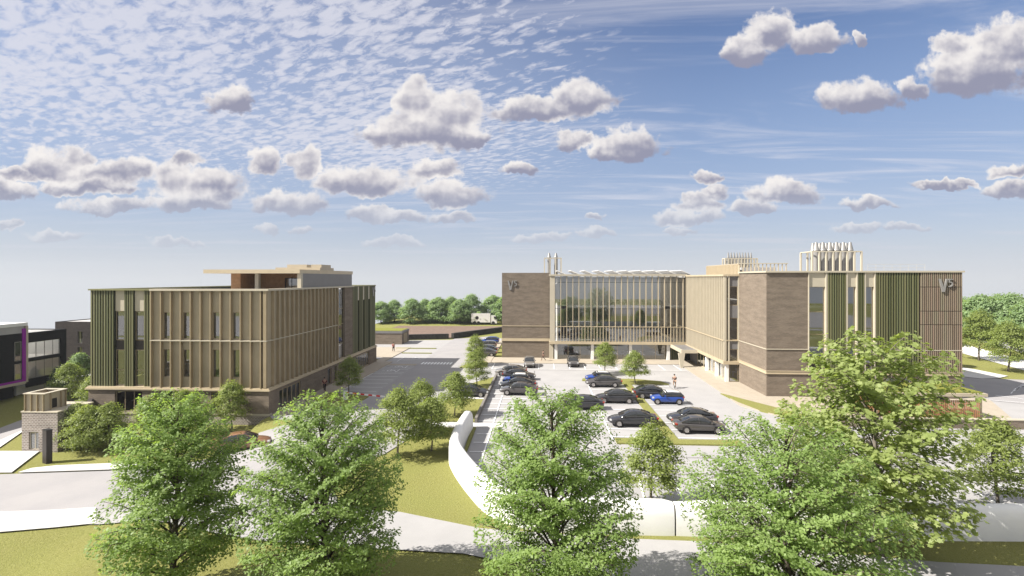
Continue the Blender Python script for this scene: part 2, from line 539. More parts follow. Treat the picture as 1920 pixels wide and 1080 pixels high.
# ------------------------------------------------------------------ mesh helpers
class MB:
    def __init__(s):
        s.v, s.f = [], []

    def add(s, vs, fs):
        o = len(s.v)
        s.v += [tuple(p) for p in vs]
        s.f += [tuple(i + o for i in q) for q in fs]
        return s

    def box(s, x0, x1, y0, y1, z0, z1):
        x0, x1 = min(x0, x1), max(x0, x1)
        y0, y1 = min(y0, y1), max(y0, y1)
        z0, z1 = min(z0, z1), max(z0, z1)
        return s.add([(x0, y0, z0), (x1, y0, z0), (x1, y1, z0), (x0, y1, z0), (x0, y0, z1), (x1, y0, z1), (x1, y1, z1), (x0, y1, z1)],
                     [(0, 3, 2, 1), (4, 5, 6, 7), (0, 1, 5, 4), (1, 2, 6, 5), (2, 3, 7, 6), (3, 0, 4, 7)])

    def bar(s, a, b, w, h=None, up=(0, 0, 1)):
        h = h or w
        a, b = Vector(a), Vector(b)
        d = (b - a).normalized()
        u = Vector(up)
        if abs(d.dot(u)) > 0.95:
            u = Vector((0, 1, 0))
        r = d.cross(u).normalized() * (w / 2)
        q = d.cross(r).normalized() * (h / 2)
        vs = [a - r - q, a + r - q, a + r + q, a - r + q, b - r - q, b + r - q, b + r + q, b - r + q]
        return s.add(vs, [(0, 3, 2, 1), (4, 5, 6, 7), (0, 1, 5, 4), (1, 2, 6, 5), (2, 3, 7, 6), (3, 0, 4, 7)])

    def tube(s, pts, rad, n=6):
        pts = [Vector(p) for p in pts]
        if not hasattr(rad, '__len__'):
            rad = [rad] * len(pts)
        o = len(s.v)
        prev = Vector((0.3, 1, 0.1)).normalized()
        for i, p in enumerate(pts):
            d = (pts[min(i + 1, len(pts) - 1)] - pts[max(i - 1, 0)]).normalized()
            r = (prev - d * prev.dot(d))
            r = r.normalized() if r.length > 1e-4 else d.orthogonal().normalized()
            prev = r
            q = d.cross(r)
            for k in range(n):
                an = 2 * math.pi * k / n
                s.v.append(tuple(p + (r * math.cos(an) + q * math.sin(an)) * rad[i]))
        for i in range(len(pts) - 1):
            for k in range(n):
                a, b = o + i * n + k, o + i * n + (k + 1) % n
                s.f.append((a, b, b + n, a + n))
        s.f.append(tuple(o + k for k in range(n))[::-1])
        s.f.append(tuple(o + (len(pts) - 1) * n + k for k in range(n)))
        return s

    def lathe(s, prof, n=16, axis='z', at=(0, 0, 0)):
        o = len(s.v)
        for (r, h) in prof:
            for k in range(n):
                an = 2 * math.pi * k / n
                c_, s_ = r * math.cos(an), r * math.sin(an)
                p = (c_, s_, h) if axis == 'z' else (c_, h, s_)
                s.v.append((p[0] + at[0], p[1] + at[1], p[2] + at[2]))
        for i in range(len(prof) - 1):
            for k in range(n):
                a, b = o + i * n + k, o + i * n + (k + 1) % n
                s.f.append((a, b, b + n, a + n) if axis == 'z' else (a, a + n, b + n, b))
        s.f.append(tuple(o + k for k in range(n))[::-1])
        s.f.append(tuple(o + (len(prof) - 1) * n + k for k in range(n)))
        return s

    def loft(s, rings, cap=True):
        o = len(s.v)
        n = len(rings[0])
        for r in rings:
            s.v += [tuple(p) for p in r]
        for i in range(len(rings) - 1):
            for k in range(n):
                a, b = o + i * n + k, o + i * n + (k + 1) % n
                s.f.append((a, b, b + n, a + n))
        if cap:
            s.f.append(tuple(o + k for k in range(n))[::-1])
            s.f.append(tuple(o + (len(rings) - 1) * n + k for k in range(n)))
        return s

    def prism(s, poly, y0, y1, axis='y'):
        """outline in x,z pushed along y (or y,z along x, or x,y along z)"""
        n = len(poly)
        f = {'y': lambda p, h: (p[0], h, p[1]), 'x': lambda p, h: (h, p[0], p[1]), 'z': lambda p, h: (p[0], p[1], h)}[axis]
        vs = [f(p, y0) for p in poly] + [f(p, y1) for p in poly]
        fs = [tuple(range(n))[::-1], tuple(range(n, 2 * n))] + [(i, (i + 1) % n, (i + 1) % n + n, i + n) for i in range(n)]
        return s.add(vs, fs)

    def build(s, name, mat, parent=None, org=None, smooth=False, sub=0, fix=True, kind=None):
        if org is None:
            org = Vector((0, 0, 0))
            if parent is not None:
                q = parent
                while q is not None:
                    org = org + q.location
                    q = q.parent
        me = bpy.data.meshes.new(name)
        me.from_pydata([(p[0] - org[0], p[1] - org[1], p[2] - org[2]) for p in s.v], [], s.f)
        if fix:
            bm = bmesh.new()
            bm.from_mesh(me)
            bmesh.ops.recalc_face_normals(bm, faces=bm.faces)
            bm.to_mesh(me)
            bm.free()
        me.materials.append(MATS[mat] if isinstance(mat, str) else mat)
        if smooth:
            me.polygons.foreach_set('use_smooth', [True] * len(me.polygons))
        o = bpy.data.objects.new(name, me)
        C.objects.link(o)
        if parent is not None:
            o.parent = parent
        if sub:
            md = o.modifiers.new('sub', 'SUBSURF')
            md.levels = md.render_levels = sub
        if kind:
            o['kind'] = kind
        return o


def thing(name, label, cat, loc=(0, 0, 0), rz=0.0, group=None):
    o = bpy.data.objects.new(name, None)
    C.objects.link(o)
    o.location = loc
    o.rotation_euler = (0, 0, rz)
    o.empty_display_size = 0.3
    return tag(o, label, cat, group)


def tag(o, label, cat, group=None):
    o['label'] = label
    o['category'] = cat
    if group:
        o['group'] = group
    return o


def copy_tree(o, parent=None):
    c = o.copy()
    C.objects.link(c)
    if parent is not None:
        c.parent = parent
    for ch in list(o.children):
        copy_tree(ch, c)
    return c


# ------------------------------------------------------------------ ground
def smooth(a, b, x):
    t = max(0.0, min(1.0, (x - a) / (b - a)))
    return t * t * (3 - 2 * t)


def ground_h(x, y):
    if x < -28.05:
        h = -0.9 * smooth(62, 52, y) if y < 51.5 or x < -47.7 else 0.0
        if y >= 51.5 and x >= -47.7:
            h = 0.0
        elif y < 51.5:
            h = -0.9
    else:
        h = -0.9 * smooth(-21, -28, x) * smooth(50.5, 46, y)
    d = max(0.0, y - (182 - 62 * smooth(-45, -60, x)), abs(x) - 205, -y - 175)
    h -= 0.42 * d
    # a low swell carries the tree belt behind the site
    h += 1.2 * smooth(152, 172, y) * smooth(60, 20, x) * smooth(-95, -40, x)
    return h


def terrain():
    xs = sorted(set([-330, -290, -250, -225, -205, -180, -150, -120, -100, -85, -70] + list(range(-60, 31)) + [-28.08, -28.02, -47.75, -47.65]
                    + [35, 40, 50, 60, 70, 80, 90, 100, 115, 130, 150, 180, 205, 225, 250, 290, 330]))
    ys = sorted(set([-300, -260, -220, -190, -175, -140, -100, -60, -30, -10, 0, 8, 14, 18] + list(range(20, 65)) + [51.48, 51.52]
                    + [68, 74, 80, 90, 100, 110, 120, 130, 140, 150, 154, 158, 162, 166, 170, 174, 178, 182, 190, 200, 220, 250, 290]))
    n = len(ys)
    m = MB()
    m.v = [(x, y, ground_h(x, y)) for x in xs for y in ys]
    m.f = [(i * n + j, (i + 1) * n + j, (i + 1) * n + j + 1, i * n + j + 1) for i in range(len(xs) - 1) for j in range(n - 1)]
    return m.build('lawn_ground', 'grass', fix=False, kind='structure')


terrain()


def sheet(name, pts, mat, off, skirt=0.0, cut=None):
    """a paved or planted sheet laid over the ground, with an edge face of its own height"""
    bm = bmesh.new()
    vs = [bm.verts.new((p[0], p[1], 0)) for p in pts]
    f = bm.faces.new(vs)
    f.normal_update()
    if f.normal.z < 0:
        f.normal_flip()
        f.normal_update()
    bmesh.ops.triangulate(bm, faces=bm.faces[:])
    x0, x1 = min(p[0] for p in pts), max(p[0] for p in pts)
    y0, y1 = min(p[1] for p in pts), max(p[1] for p in pts)
    if x0 < -20.5 and y0 < 51.5:
        for k in range(int(max(x0, -62)), int(min(x1, -19)) + 1):
            bmesh.ops.bisect_plane(bm, geom=bm.verts[:] + bm.edges[:] + bm.faces[:], plane_co=(k, 0, 0), plane_no=(1, 0, 0))
        for k in range(int(max(y0, 26)), int(min(y1, 63)) + 1):
            bmesh.ops.bisect_plane(bm, geom=bm.verts[:] + bm.edges[:] + bm.faces[:], plane_co=(0, k, 0), plane_no=(0, 1, 0))
    for v in bm.verts:
        v.co.z = ground_h(v.co.x, v.co.y) + off
    if skirt:
        be = [e for e in bm.edges if e.is_boundary]
        r = bmesh.ops.extrude_edge_only(bm, edges=be)
        for v in [q for q in r['geom'] if isinstance(q, bmesh.types.BMVert)]:
            v.co.z -= skirt
    bmesh.ops.recalc_face_normals(bm, faces=bm.faces[:])
    up = sum(f.normal.z * f.calc_area() for f in bm.faces)
    if up < 0:
        bmesh.ops.reverse_faces(bm, faces=bm.faces[:])
    me = bpy.data.meshes.new(name)
    bm.to_mesh(me)
    bm.free()
    me.materials.append(MATS[mat])
    o = bpy.data.objects.new(name, me)
    C.objects.link(o)
    o['kind'] = 'structure'
    return o


def PX(pts, z=0.0):
    return [G(x, y, z) for x, y in pts]


# main paved apron: access road, car park and forecourt
sheet('car_park_paving', [(-28.25, 52), (-27.2, 50.6), (-21, 49.6), (-11, 49.0), (-6.45, 48.9), (-6.45, 40.3), (-5.4, 37.3), (-3.7, 33.8), (-2.1, 31.6), (4.5, 31.5), (62, 32.6),
                          (62, 63.3), (27.2, 63.3), (27.2, 72), (27.2, 91.7), (-8.4, 91.7), (-8.4, 120), (-12, 126), (-21, 118), (-30.5, 116.5), (-46, 108), (-46, 89), (-28.25, 89)], 'paver', 0.03)
road_top = PX([(-160, 893), (0, 890.5), (205, 884), (330, 872), (420, 856)], -0.9)
sheet('road', road_top + [(-28.2, 46.8), (-23.5, 50.2), (-20.6, 53.5), (-20.3, 60), (-20.3, 120), (-12.2, 124), (-11.2, 92), (-13.2, 82), (-10.9, 66.2), (-11, 50.3), (-11.4, 46), (-12.6, 41), (-15, 37),
                          (-18, 34.3), (-21.5, 33), (-25, 32.5), (-29.7, 32.0), (-35, 31.2), (-52, 28.6)], 'road', 0.055)
sheet('footway', [(-52, 28.5), (-35, 31.1), (-29.7, 31.9), (-25, 32.4), (-21.5, 32.9), (-18, 34.2), (-15.2, 36.6), (-14.2, 34.2), (-13.0, 32.2), (-11, 31.2), (-8.5, 30.75), (-3.4, 29.0), (4.6, 28.3), (9, 28.2), (14, 27.6), (20, 26.8), (28, 26.5), (60, 27),
                  (60, 17), (6, 17), (-1, 25.4), (-4, 26.3), (-8, 26.5), (-12, 26.7), (-15.3, 27.0), (-18.5, 27.7), (-22, 28.8), (-25, 29.8), (-27.8, 30.0), (-32.2, 28.8), (-50, 24.8)], 'paver', 0.085)
sheet('white_footway', PX([(-100, 962.5), (0, 962.5), (100, 959), (180, 954), (180, 984), (100, 992), (0, 1000.5), (-100, 1006)], -0.9), 'white paving', 0.115, 0.03)
sheet('white_footway', PX([(34, 888.5), (60, 880.5), (106, 875.5), (180, 872.5), (300, 868), (300, 875), (205, 883)], -0.9), 'white paving', 0.14, 0.05)
sheet('white_footway', PX([(-90, 848), (74, 848), (22, 888), (-90, 889)], -0.9), 'white paving', 0.12, 0.05)
sheet('road', PX([(-160, 838), (0, 796), (41, 781), (160, 742), (160, 768), (41, 803), (0, 821), (-160, 880)], -0.5), 'road', 0.06)
sheet('white_footway', PX([(-160, 880), (0, 821), (41, 803), (41, 806), (0, 834), (-120, 880)], -0.6), 'white paving', 0.10)
sheet('road', PX([(100, 712), (170, 700), (170, 708), (100, 722)]), 'white paving', 0.06)
# beige footpaths beside the buildings
sheet('footpath', [(-28.25, 51.9), (-26.4, 51.9), (-25.2, 60), (-25.2, 86.2), (-26.6, 86.2), (-26.6, 104), (-46, 104), (-46, 96), (-28.25, 91)], 'beige paving', 0.13, 0.12)
sheet('footpath', [(-8.3, 85.9), (22.9, 85.9), (22.9, 82), (22.6, 66), (22.3, 58.5), (26, 52), (33, 51.5), (33, 63.2), (27.2, 63.3), (27.2, 71.7), (26, 71.7), (26, 90), (22, 91), (-8.3, 91.8)], 'beige paving', 0.14, 0.12)
sheet('footpath', [(-13, 88), (-8.4, 86), (-8.4, 116), (-9.6, 116), (-9.6, 92)], 'beige paving', 0.12, 0.1)
sheet('footpath', [(33, 51.6), (46, 51.6), (52, 62), (57, 75), (50, 75), (49.6, 63), (33, 63)], 'beige paving', 0.14, 0.1)
sheet('paved_crossing', [(-26.5, 82.6), (-20.4, 82.6), (-20.4, 84.2), (-26.5, 84.2)], 'beige paving', 0.075)
sheet('paved_crossing', [(-12.2, 48.7), (-3.6, 48.7), (-3.6, 50.1), (-12.2, 50.1)], 'white paving', 0.09, 0.08)
# planted islands and strips
def island(pts):
    sheet('grass_verge', pts, 'grass', 0.16, 0.15)
    return pts
island([(-6.5, 74), (-7.1, 72.4), (-8.8, 69.6), (-10.2, 66.5), (-10.8, 63.9), (-6.5, 63.9)])
island([(-6.5, 59.8), (-10.9, 59.8), (-11.1, 55), (-10.9, 50.5), (-6.5, 50.5)])
island([(-12.9, 81.2), (-12.3, 84), (-10.0, 88), (-8.8, 86), (-8.6, 82.6), (-10.2, 80.4)])
island([(11.2, 45.8), (6.6, 45.9), (6.6, 44.5), (17.4, 44.5), (17.4, 45.8), (12.15, 45.8), (12.15, 69.5), (17.2, 69.6), (16.6, 71.5), (13.2, 73), (6.0, 73), (5.8, 71.6), (11.2, 69.5)])
sheet('white_footway', [(-10.8, 60.0), (-6.5, 60.0), (-6.5, 63.7), (-10.8, 63.7)], 'white paving', 0.075)
island([(-26.0, 62.2), (-20.6, 60.5), (-20.7, 58.6), (-22.5, 55.2), (-25.6, 54)])
island([(-26.3, 96.0), (-20.6, 96.0), (-20.6, 96.5), (-26.3, 96.5)])
island([(-29.3, 102.5), (-21.1, 102.6), (-21.1, 103.2), (-29.3, 103.1)])
island([(22.2, 64.5), (22.6, 60), (23.6, 56), (26.4, 52.5), (27.6, 54.5), (25.4, 58.5)])
island([(2.0, 31.7), (62, 31.6), (62, 32.5), (2.0, 32.6)])
island([(-6.5, 48.4), (-6.1, 48.4), (-6.0, 40.5), (-2.9, 34), (-3.3, 33.3), (-6.2, 39.6)])
# roads and paths east of the right-hand building
sheet('road', [(50, 64.5), (58, 59), (96, 48), (96, 63), (75, 70.5), (69, 75.5), (61.5, 77.4), (50, 77.4)], 'road', 0.05)
sheet('road', PX([(1795, 643), (1812, 647), (1870, 663), (1920, 676), (1990, 697), (1990, 722), (1920, 695), (1866, 680), (1812, 665), (1795, 660)]), 'white paving', 0.06)
sheet('road', PX([(1790, 624), (1840, 632), (1920, 648), (2060, 676), (2060, 695), (1920, 663), (1840, 641), (1790, 633)]), 'road', 0.06)
sheet('footpath', PX([(1795, 688), (1830, 694), (1890, 706), (1872, 710), (1840, 711), (1795, 706)]), 'white paving', 0.10)
sheet('earth_bank', [(-42, 117.8), (-31, 117.9), (-21.2, 120.6), (-10.4, 137), (-6, 141), (40, 147), (40, 150), (-42, 150)], 'earth', 0.25, 0.2)

sheet('road', [(-170, -95), (120, -95), (120, -26), (-170, -26)], 'road', 0.05)  # unseen strip added behind the camera so windows reflect pale grey
sheet('footway', [(-170, -22), (120, -22), (120, -18), (-170, -18)], 'paver', 0.06)  # unseen as well, added for the same window reflections

# ---- painted lines
def lines(name, segs, w=0.11, off=0.085, mat='line paint'):
    m = MB()
    for (a, b) in segs:
        d = Vector((b[0] - a[0], b[1] - a[1]))
        nrm = Vector((-d.y, d.x)).normalized() * (w / 2)
        q = [(a[0] + nrm.x, a[1] + nrm.y), (b[0] + nrm.x, b[1] + nrm.y), (b[0] - nrm.x, b[1] - nrm.y), (a[0] - nrm.x, a[1] - nrm.y)]
        m.add([(x, y, ground_h(x, y) + off) for x, y in q], [(0, 3, 2, 1)])
    return m.build(name, mat, fix=False, kind='structure')


stall = []
for y in (63.4, 65.8, 68.3, 70.7, 73.1, 75.4, 76.5, 79.0, 80.2, 82.4):
    stall.append(((-25.1, y), (-20.6, y)))
stall += [((-25.1, 63.4), (-25.1, 75.4)), ((-21.9, 76.5), (-21.9, 79.0)), ((-21.5, 80.2), (-21.5, 82.4)), ((-25, 88.6), (-20.8, 88.6)), ((-24.5, 86.4), (-24.5, 91))]
for k in range(12):
    y = 50.8 + 2.42 * k
    stall.append(((-6.2, y), (-1.6, y)))
stall += [((-4.6, 38.5), (-4.6, 62)), ((6.4, 45.9), (6.4, 72.2))]
for k in range(4):
    y = 39.4 + 2.4 * k
    stall.append(((-5.8, y), (-4.6, y)))
for k in range(13):
    x = -7.6 + 2.45 * k
    stall.append(((x, 80.6), (x, 85.6)))
stall.append(((-8, 80.4), (22.6, 80.4)))
for k in range(10):
    y = 46.4 + 2.42 * k
    stall += [((6.5, y), (11.1, y)), ((12.3, y), (16.9, y))]
for k in range(20):
    x = 4.2 + 2.45 * k
    stall.append(((x, 32.8), (x + 0.4, 37.4)))
for k in range(8):
    stall.append(((58 + 1.2 * k, 66.5 + 1.1 * k), (61.5 + 1.2 * k, 69.8 + 0.8 * k)))
stall += [((58.5, 61.8), (55.2, 65.4)), ((55.2, 65.4), (55.9, 65.3)), ((52, 63.0), (58, 60.8))]
lines('parking_lines', stall)
joint = [((2, 41.4), (50, 41.4)), ((2, 37.9), (50, 37.9)), ((17.0, 46), (17.0, 69)), ((-0.9, 51), (-0.9, 79)), ((-8, 79.7), (22.5, 79.7))]
lines('paving_joint', joint, 0.06, 0.08, 'kerb')
zeb = [((-19.7 + 0.53 * k, 83.9), (-19.7 + 0.53 * k, 86.0)) for k in range(10)]
lines('zebra_crossing', zeb, 0.30, 0.085)
sym = []
for (cx, cy) in ((-23.0, 77.75), (-22.8, 81.3), (-22.3, 90.3)):
    for k in range(10):
        a0, a1 = k * 0.52, (k + 1) * 0.52
        sym.append(((cx + 0.55 * math.cos(a0), cy + 0.55 * math.sin(a0)), (cx + 0.55 * math.cos(a1), cy + 0.55 * math.sin(a1))))
    sym += [((cx - 0.1, cy + 0.9), (cx - 0.1, cy + 0.1)), ((cx - 0.1, cy + 0.1), (cx + 0.6, cy + 0.1)), ((cx + 0.6, cy + 0.1), (cx + 0.9, cy - 0.6)), ((cx - 1.4, cy), (cx - 0.9, cy + 0.1))]
lines('accessible_bay_symbols', sym, 0.14, 0.085)


# ------------------------------------------------------------------ building helpers
def wall(m, axis, pos, thick, a0, a1, z0, z1, holes=()):
    """solid wall with rectangular openings; axis 'y' = wall plane of constant y"""
    As = sorted(set([a0, a1] + [max(a0, min(a1, h[0])) for h in holes] + [max(a0, min(a1, h[1])) for h in holes]))
    for i in range(len(As) - 1):
        A, B = As[i], As[i + 1]
        cz = z0
        hs = sorted([(h[2], h[3]) for h in holes if h[0] <= A + 1e-6 and h[1] >= B - 1e-6])
        for (hz0, hz1) in hs + [(z1, z1)]:
            if hz0 > cz + 1e-6:
                if axis == 'y':
                    m.box(A, B, pos, pos + thick, cz, hz0)
                else:
                    m.box(pos, pos + thick, A, B, cz, hz0)
            cz = max(cz, hz1)
    return m


def window(parent, axis, pos, a0, a1, z0, z1, depth=0.06, frame='fin bronze', glass='window glass', bars=(), hbars=(), fw=0.07):
    """frame part with its pane as a sub-part"""
    m = MB()
    q = 'x' if axis == 'x' else 'y'

    def b(p0, p1, r0, r1):
        if q == 'y':
            m.box(p0, p1, pos, pos + depth, r0, r1)
        else:
            m.box(pos, pos + depth, p0, p1, r0, r1)
    b(a0, a0 + fw, z0, z1)
    b(a1 - fw, a1, z0, z1)
    b(a0 + fw, a1 - fw, z0, z0 + fw)
    b(a0 + fw, a1 - fw, z1 - fw, z1)
    for t_ in bars:
        b(t_ - fw / 2, t_ + fw / 2, z0 + fw, z1 - fw)
    for t_ in hbars:
        b(a0 + fw, a1 - fw, t_ - fw / 2, t_ + fw / 2)
    w = m.build('window', frame, parent)
    g = MB()
    d = pos + depth * 0.5
    if q == 'y':
        g.add([(a0 + 0.01, d, z0 + 0.01), (a1 - 0.01, d, z0 + 0.01), (a1 - 0.01, d, z1 - 0.01), (a0 + 0.01, d, z1 - 0.01)], [(0, 1, 2, 3)])
    else:
        g.add([(d, a0 + 0.01, z0 + 0.01), (d, a1 - 0.01, z0 + 0.01), (d, a1 - 0.01, z1 - 0.01), (d, a0 + 0.01, z1 - 0.01)], [(0, 1, 2, 3)])
    g.build('pane', glass, w, fix=False)
    return w


def ribs(m, axis, pos, a0, a1, z0, z1, step, w, depth, sgn):
    n = max(1, int(round((a1 - a0) / step)))
    st = (a1 - a0) / n
    for i in range(n):
        c_ = a0 + (i + 0.5) * st
        if axis == 'y':
            m.box(c_ - w / 2, c_ + w / 2, pos, pos + sgn * depth, z0, z1)
        else:
            m.box(pos, pos + sgn * depth, c_ - w / 2, c_ + w / 2, z0, z1)
    return m


def desks(parent, x0, x1, y0, y1, z, n, seed):
    rnd = random.Random(seed)
    m = MB()
    for i in range(n):
        x, y = rnd.uniform(x0, x1), rnd.uniform(y0, y1)
        m.box(x - 0.7, x + 0.7, y - 0.35, y + 0.35, z + 0.70, z + 0.75)
        m.box(x - 0.66, x - 0.6, y - 0.3, y + 0.3, z, z + 0.70)
        m.box(x + 0.6, x + 0.66, y - 0.3, y + 0.3, z, z + 0.70)
        m.box(x - 0.3, x + 0.3, y + 0.1, y + 0.14, z + 0.85, z + 1.2)
        m.box(x - 0.25, x + 0.25, y - 0.9, y - 0.45, z + 0.42, z + 0.5)
        m.box(x - 0.25, x + 0.25, y - 0.95, y - 0.88, z + 0.5, z + 1.0)
    return m.build('desks', 'furniture', parent, kind='stuff')


# ------------------------------------------------------------------ left building
LX0, LX1, LY0, LY1 = -47.6, -28.3, 51.75, 86.3
lb = thing('office_building', 'three storey office with bronze fins, green ribbed corner and timber rooftop pavilion', 'building', (-38, 68, 0))
TOP, MID, COR = 13.2, 7.8, 2.62
m = MB()
m.box(LX0 + 0.05, LX1 + 0.28, LY0 - 0.28, LY1, -1.2, 0.08)
m.build('plinth', 'plinth brick', lb)
m = MB()
m.box(LX0 - 0.05, LX1 + 0.34, LY0 - 0.34, LY0 + 0.25, 0.08, 0.26)
m.build('plinth_coping', 'cream', lb)
# ground storey walls
m = MB()
gholes = [(-44.7, -41.7, 0.3, 2.45), (-39.2, -38.0, 0.3, 2.45), (-36.6, -35.4, 0.3, 2.45), (-34.2, -33.0, 0.3, 2.45)]
wall(m, 'y', LY0 - 0.28, 0.35, LX0, LX1 + 0.28, 0.26, COR, gholes)
sholes = [(53.6, 58.6, 0.15, 2.3), (66.2, 67.4, 0.15, 2.3), (68.4, 69.2, 0.15, 2.3), (76.6, 82.6, 0.15, 2.4)]
wall(m, 'x', LX1 - 0.07, 0.35, LY0 + 0.08, LY1, 0.09, COR, sholes)
wall(m, 'x', LX0, 0.35, LY0 + 0.46, LY1, 0.09, COR)
wall(m, 'y', LY1 - 0.35, 0.34, LX0 + 0.36, LX1 - 0.36, 0.09, COR)
m.build('ground_storey_wall', 'brick', lb)
for h in gholes:
    window(lb, 'y', LY0 - 0.1, h[0], h[1], h[2], h[3], bars=[h[0] + (h[1] - h[0]) * k / 3 for k in (1, 2)] if h[1] - h[0] > 2 else ())
for h in sholes:
    nb = max(1, int((h[1] - h[0]) / 0.95))
    window(lb, 'x', LX1 + 0.1, h[0], h[1], h[2], h[3], glass='shop glass', frame='fin bronze', bars=[h[0] + (h[1] - h[0]) * k / nb for k in range(1, nb)], fw=0.14 if nb > 3 else 0.07)
# cornice and bands
m = MB()
m.box(LX0 - 0.25, LX1 + 0.42, LY0 - 0.45, LY0 + 0.4, COR, COR + 0.16)
m.box(LX1 - 0.4, LX1 + 0.42, LY0 + 0.4, LY1 + 0.1, COR, COR + 0.16)
m.box(LX0 - 0.15, LX1 + 0.28, LY0 - 0.32, LY0 + 0.4, COR + 0.163, COR + 0.30)
m.box(LX1 - 0.4, LX1 + 0.28, LY0 + 0.4, LY1 + 0.05, COR + 0.163, COR + 0.30)
m.build('cornice', 'bronze', lb)
Z0 = COR + 0.30
m = MB()
m.box(-40.8, LX1 + 0.06, LY0 - 0.36, LY0 + 0.06, MID - 0.05, MID + 0.06)
m.box(LX1 - 0.02, LX1 + 0.16, LY0 + 0.06, 70.0, MID - 0.05, MID + 0.06)
m.build('floor_band', 'cream', lb)
m = MB()
m.box(-40.8, LX1 + 0.3, LY0 - 0.45, LY0 + 0.5, TOP - 0.2, TOP)
m.box(LX1 - 0.4, LX1 + 0.3, LY0 + 0.5, 75.8, TOP - 0.2, TOP)
m.build('parapet_coping', 'cream', lb)
m = MB()
m.box(LX0 - 0.08, -40.82, LY0 - 0.25, LY0 + 0.5, TOP - 0.17, TOP - 0.01)
m.box(LX0 - 0.08, LX0 + 0.4, LY0 + 0.5, LY1, TOP - 0.17, TOP - 0.01)
m.box(LX1 - 0.4, LX1 + 0.16, 75.82, LY1 + 0.1, TOP - 0.17, TOP - 0.01)
m.box(LX0 + 0.4, LX1 - 0.4, LY1 - 0.4, LY1, TOP - 0.17, TOP - 0.01)
m.build('green_coping', 'olive coping', lb)
m = MB()
m.box(LX0 + 0.3, LX1 - 0.3, LY0 + 0.3, LY1 - 0.3, TOP - 0.8, TOP - 0.55)
m.build('roof', 'roof membrane', lb)
# finned front
fx = [-40.72 + 1.075 * k for k in range(12)]
fx = [min(x, LX1 - 0.35) for x in fx]
wins = [1, 3, 6, 8]
m = MB()
holes = []
for k in wins:
    holes += [(fx[k] + 0.06, fx[k + 1] - 0.06, 7.98, 10.75), (fx[k] + 0.06, fx[k + 1] - 0.06, 3.95, 6.85)]
wall(m, 'y', LY0, 0.3, -40.8, LX1, Z0, TOP - 0.2, holes)
m.build('perforated_front_panel', 'dark bronze panel', lb)
for h in holes:
    window(lb, 'y', LY0 + 0.06, *h, fw=0.05)
for k, x in enumerate(fx):
    m = MB()
    m.box(x - 0.055, x + 0.055, LY0 - 0.36, LY0 - 0.003, Z0, MID - 0.055)
    m.box(x - 0.055, x + 0.055, LY0 - 0.36, LY0 - 0.003, MID + 0.065, TOP - 0.2)
    m.build('fin', 'fin bronze', lb)
m = MB()
m.box(LX1 - 0.3, LX1 + 0.02, LY0 - 0.34, LY0 - 0.003, Z0, MID - 0.055)
m.box(LX1 - 0.3, LX1 + 0.02, LY0 - 0.34, LY0 - 0.003, MID + 0.065, TOP - 0.2)
m.build('corner_fin', 'fin bronze', lb)
# green ribbed front
gx = [(-47.6, -44.95), (-43.85, -42.8), (-41.7, -40.85)]
m = MB()
b = MB()
for a0, a1 in gx:
    b.box(a0, a1, LY0, LY0 + 0.3, Z0, TOP - 0.17)
    ribs(m, 'y', LY0 - 0.002, a0, a1, Z0, TOP - 0.18, 0.29, 0.15, 0.10, -1)
b.build('cladding_backing', 'green back', lb)
m.build('ribbed_green_cladding', 'green ribs', lb)
for a0, a1 in ((-44.94, -43.86), (-42.79, -41.71)):
    m = MB()
    m.box(a0, a1, LY0 + 0.1, LY0 + 0.3, 10.85, TOP - 0.17)
    m.build('cream_spandrel_panel', 'cream', lb)
    m = MB()
    m.box(a0, a1, LY0 + 0.22, LY0 + 0.3, 6.75, 7.75)
    m.build('dark_spandrel_panel', 'pylon metal', lb)
    window(lb, 'y', LY0 + 0.2, a0, a1, Z0, 6.75, hbars=(4.6,))
    window(lb, 'y', LY0 + 0.2, a0, a1, 7.75, 10.85)
# finned side
m = MB()
wall(m, 'x', LX1 - 0.3, 0.3, LY0 + 0.31, 70.0, Z0, TOP - 0.2)
m.build('perforated_side_panel', 'dark bronze panel', lb)
y = LY0 + 0.75
while y < 69.9:
    m = MB()
    m.box(LX1 + 0.003, LX1 + 0.30, y - 0.05, y + 0.05, Z0, MID - 0.055)
    m.box(LX1 + 0.003, LX1 + 0.30, y - 0.05, y + 0.05, MID + 0.065, TOP - 0.2)
    m.build('fin', 'fin bronze', lb)
    y += 1.075
window(lb, 'x', LX1 - 0.2, 70.0, 72.6, Z0, TOP - 0.2, glass='shop glass', bars=(70.9, 71.75), hbars=(5.0, 7.8, 10.0))
m = MB()
m.box(LX1 - 0.5, LX1 + 0.05, 72.6, 75.8, Z0, TOP - 0.2)
m.build('brick_pier', 'brick', lb)
m = MB()
b = MB()
segs = [(75.8, 77.9), (78.55, 80.3), (80.95, 82.8), (83.45, 86.3)]
for a0, a1 in segs:
    b.box(LX1 - 0.3, LX1, a0, a1, Z0, TOP - 0.17)
    ribs(m, 'x', LX1 + 0.002, a0, a1, Z0, TOP - 0.18, 0.29, 0.15, 0.10, 1)
b.build('cladding_backing', 'green back', lb)
m.build('ribbed_green_cladding', 'green ribs', lb)
for a0, a1 in ((77.9, 78.55), (80.3, 80.95), (82.8, 83.45)):
    m = MB()
    m.box(LX1 - 0.25, LX1 + 0.03, a0, a1, 10.9, TOP - 0.17)
    m.build('cream_spandrel_panel', 'cream', lb)
    window(lb, 'x', LX1 - 0.2, a0, a1, Z0, 10.9, hbars=(7.0,), fw=0.05)
m = MB()
wall(m, 'x', LX0, 0.3, LY0 + 0.31, LY1, Z0, TOP - 0.17)
wall(m, 'y', LY1 - 0.3, 0.3, LX0 + 0.31, LX1 - 0.31, Z0, TOP - 0.17)
m.build('rear_wall', 'green back', lb)
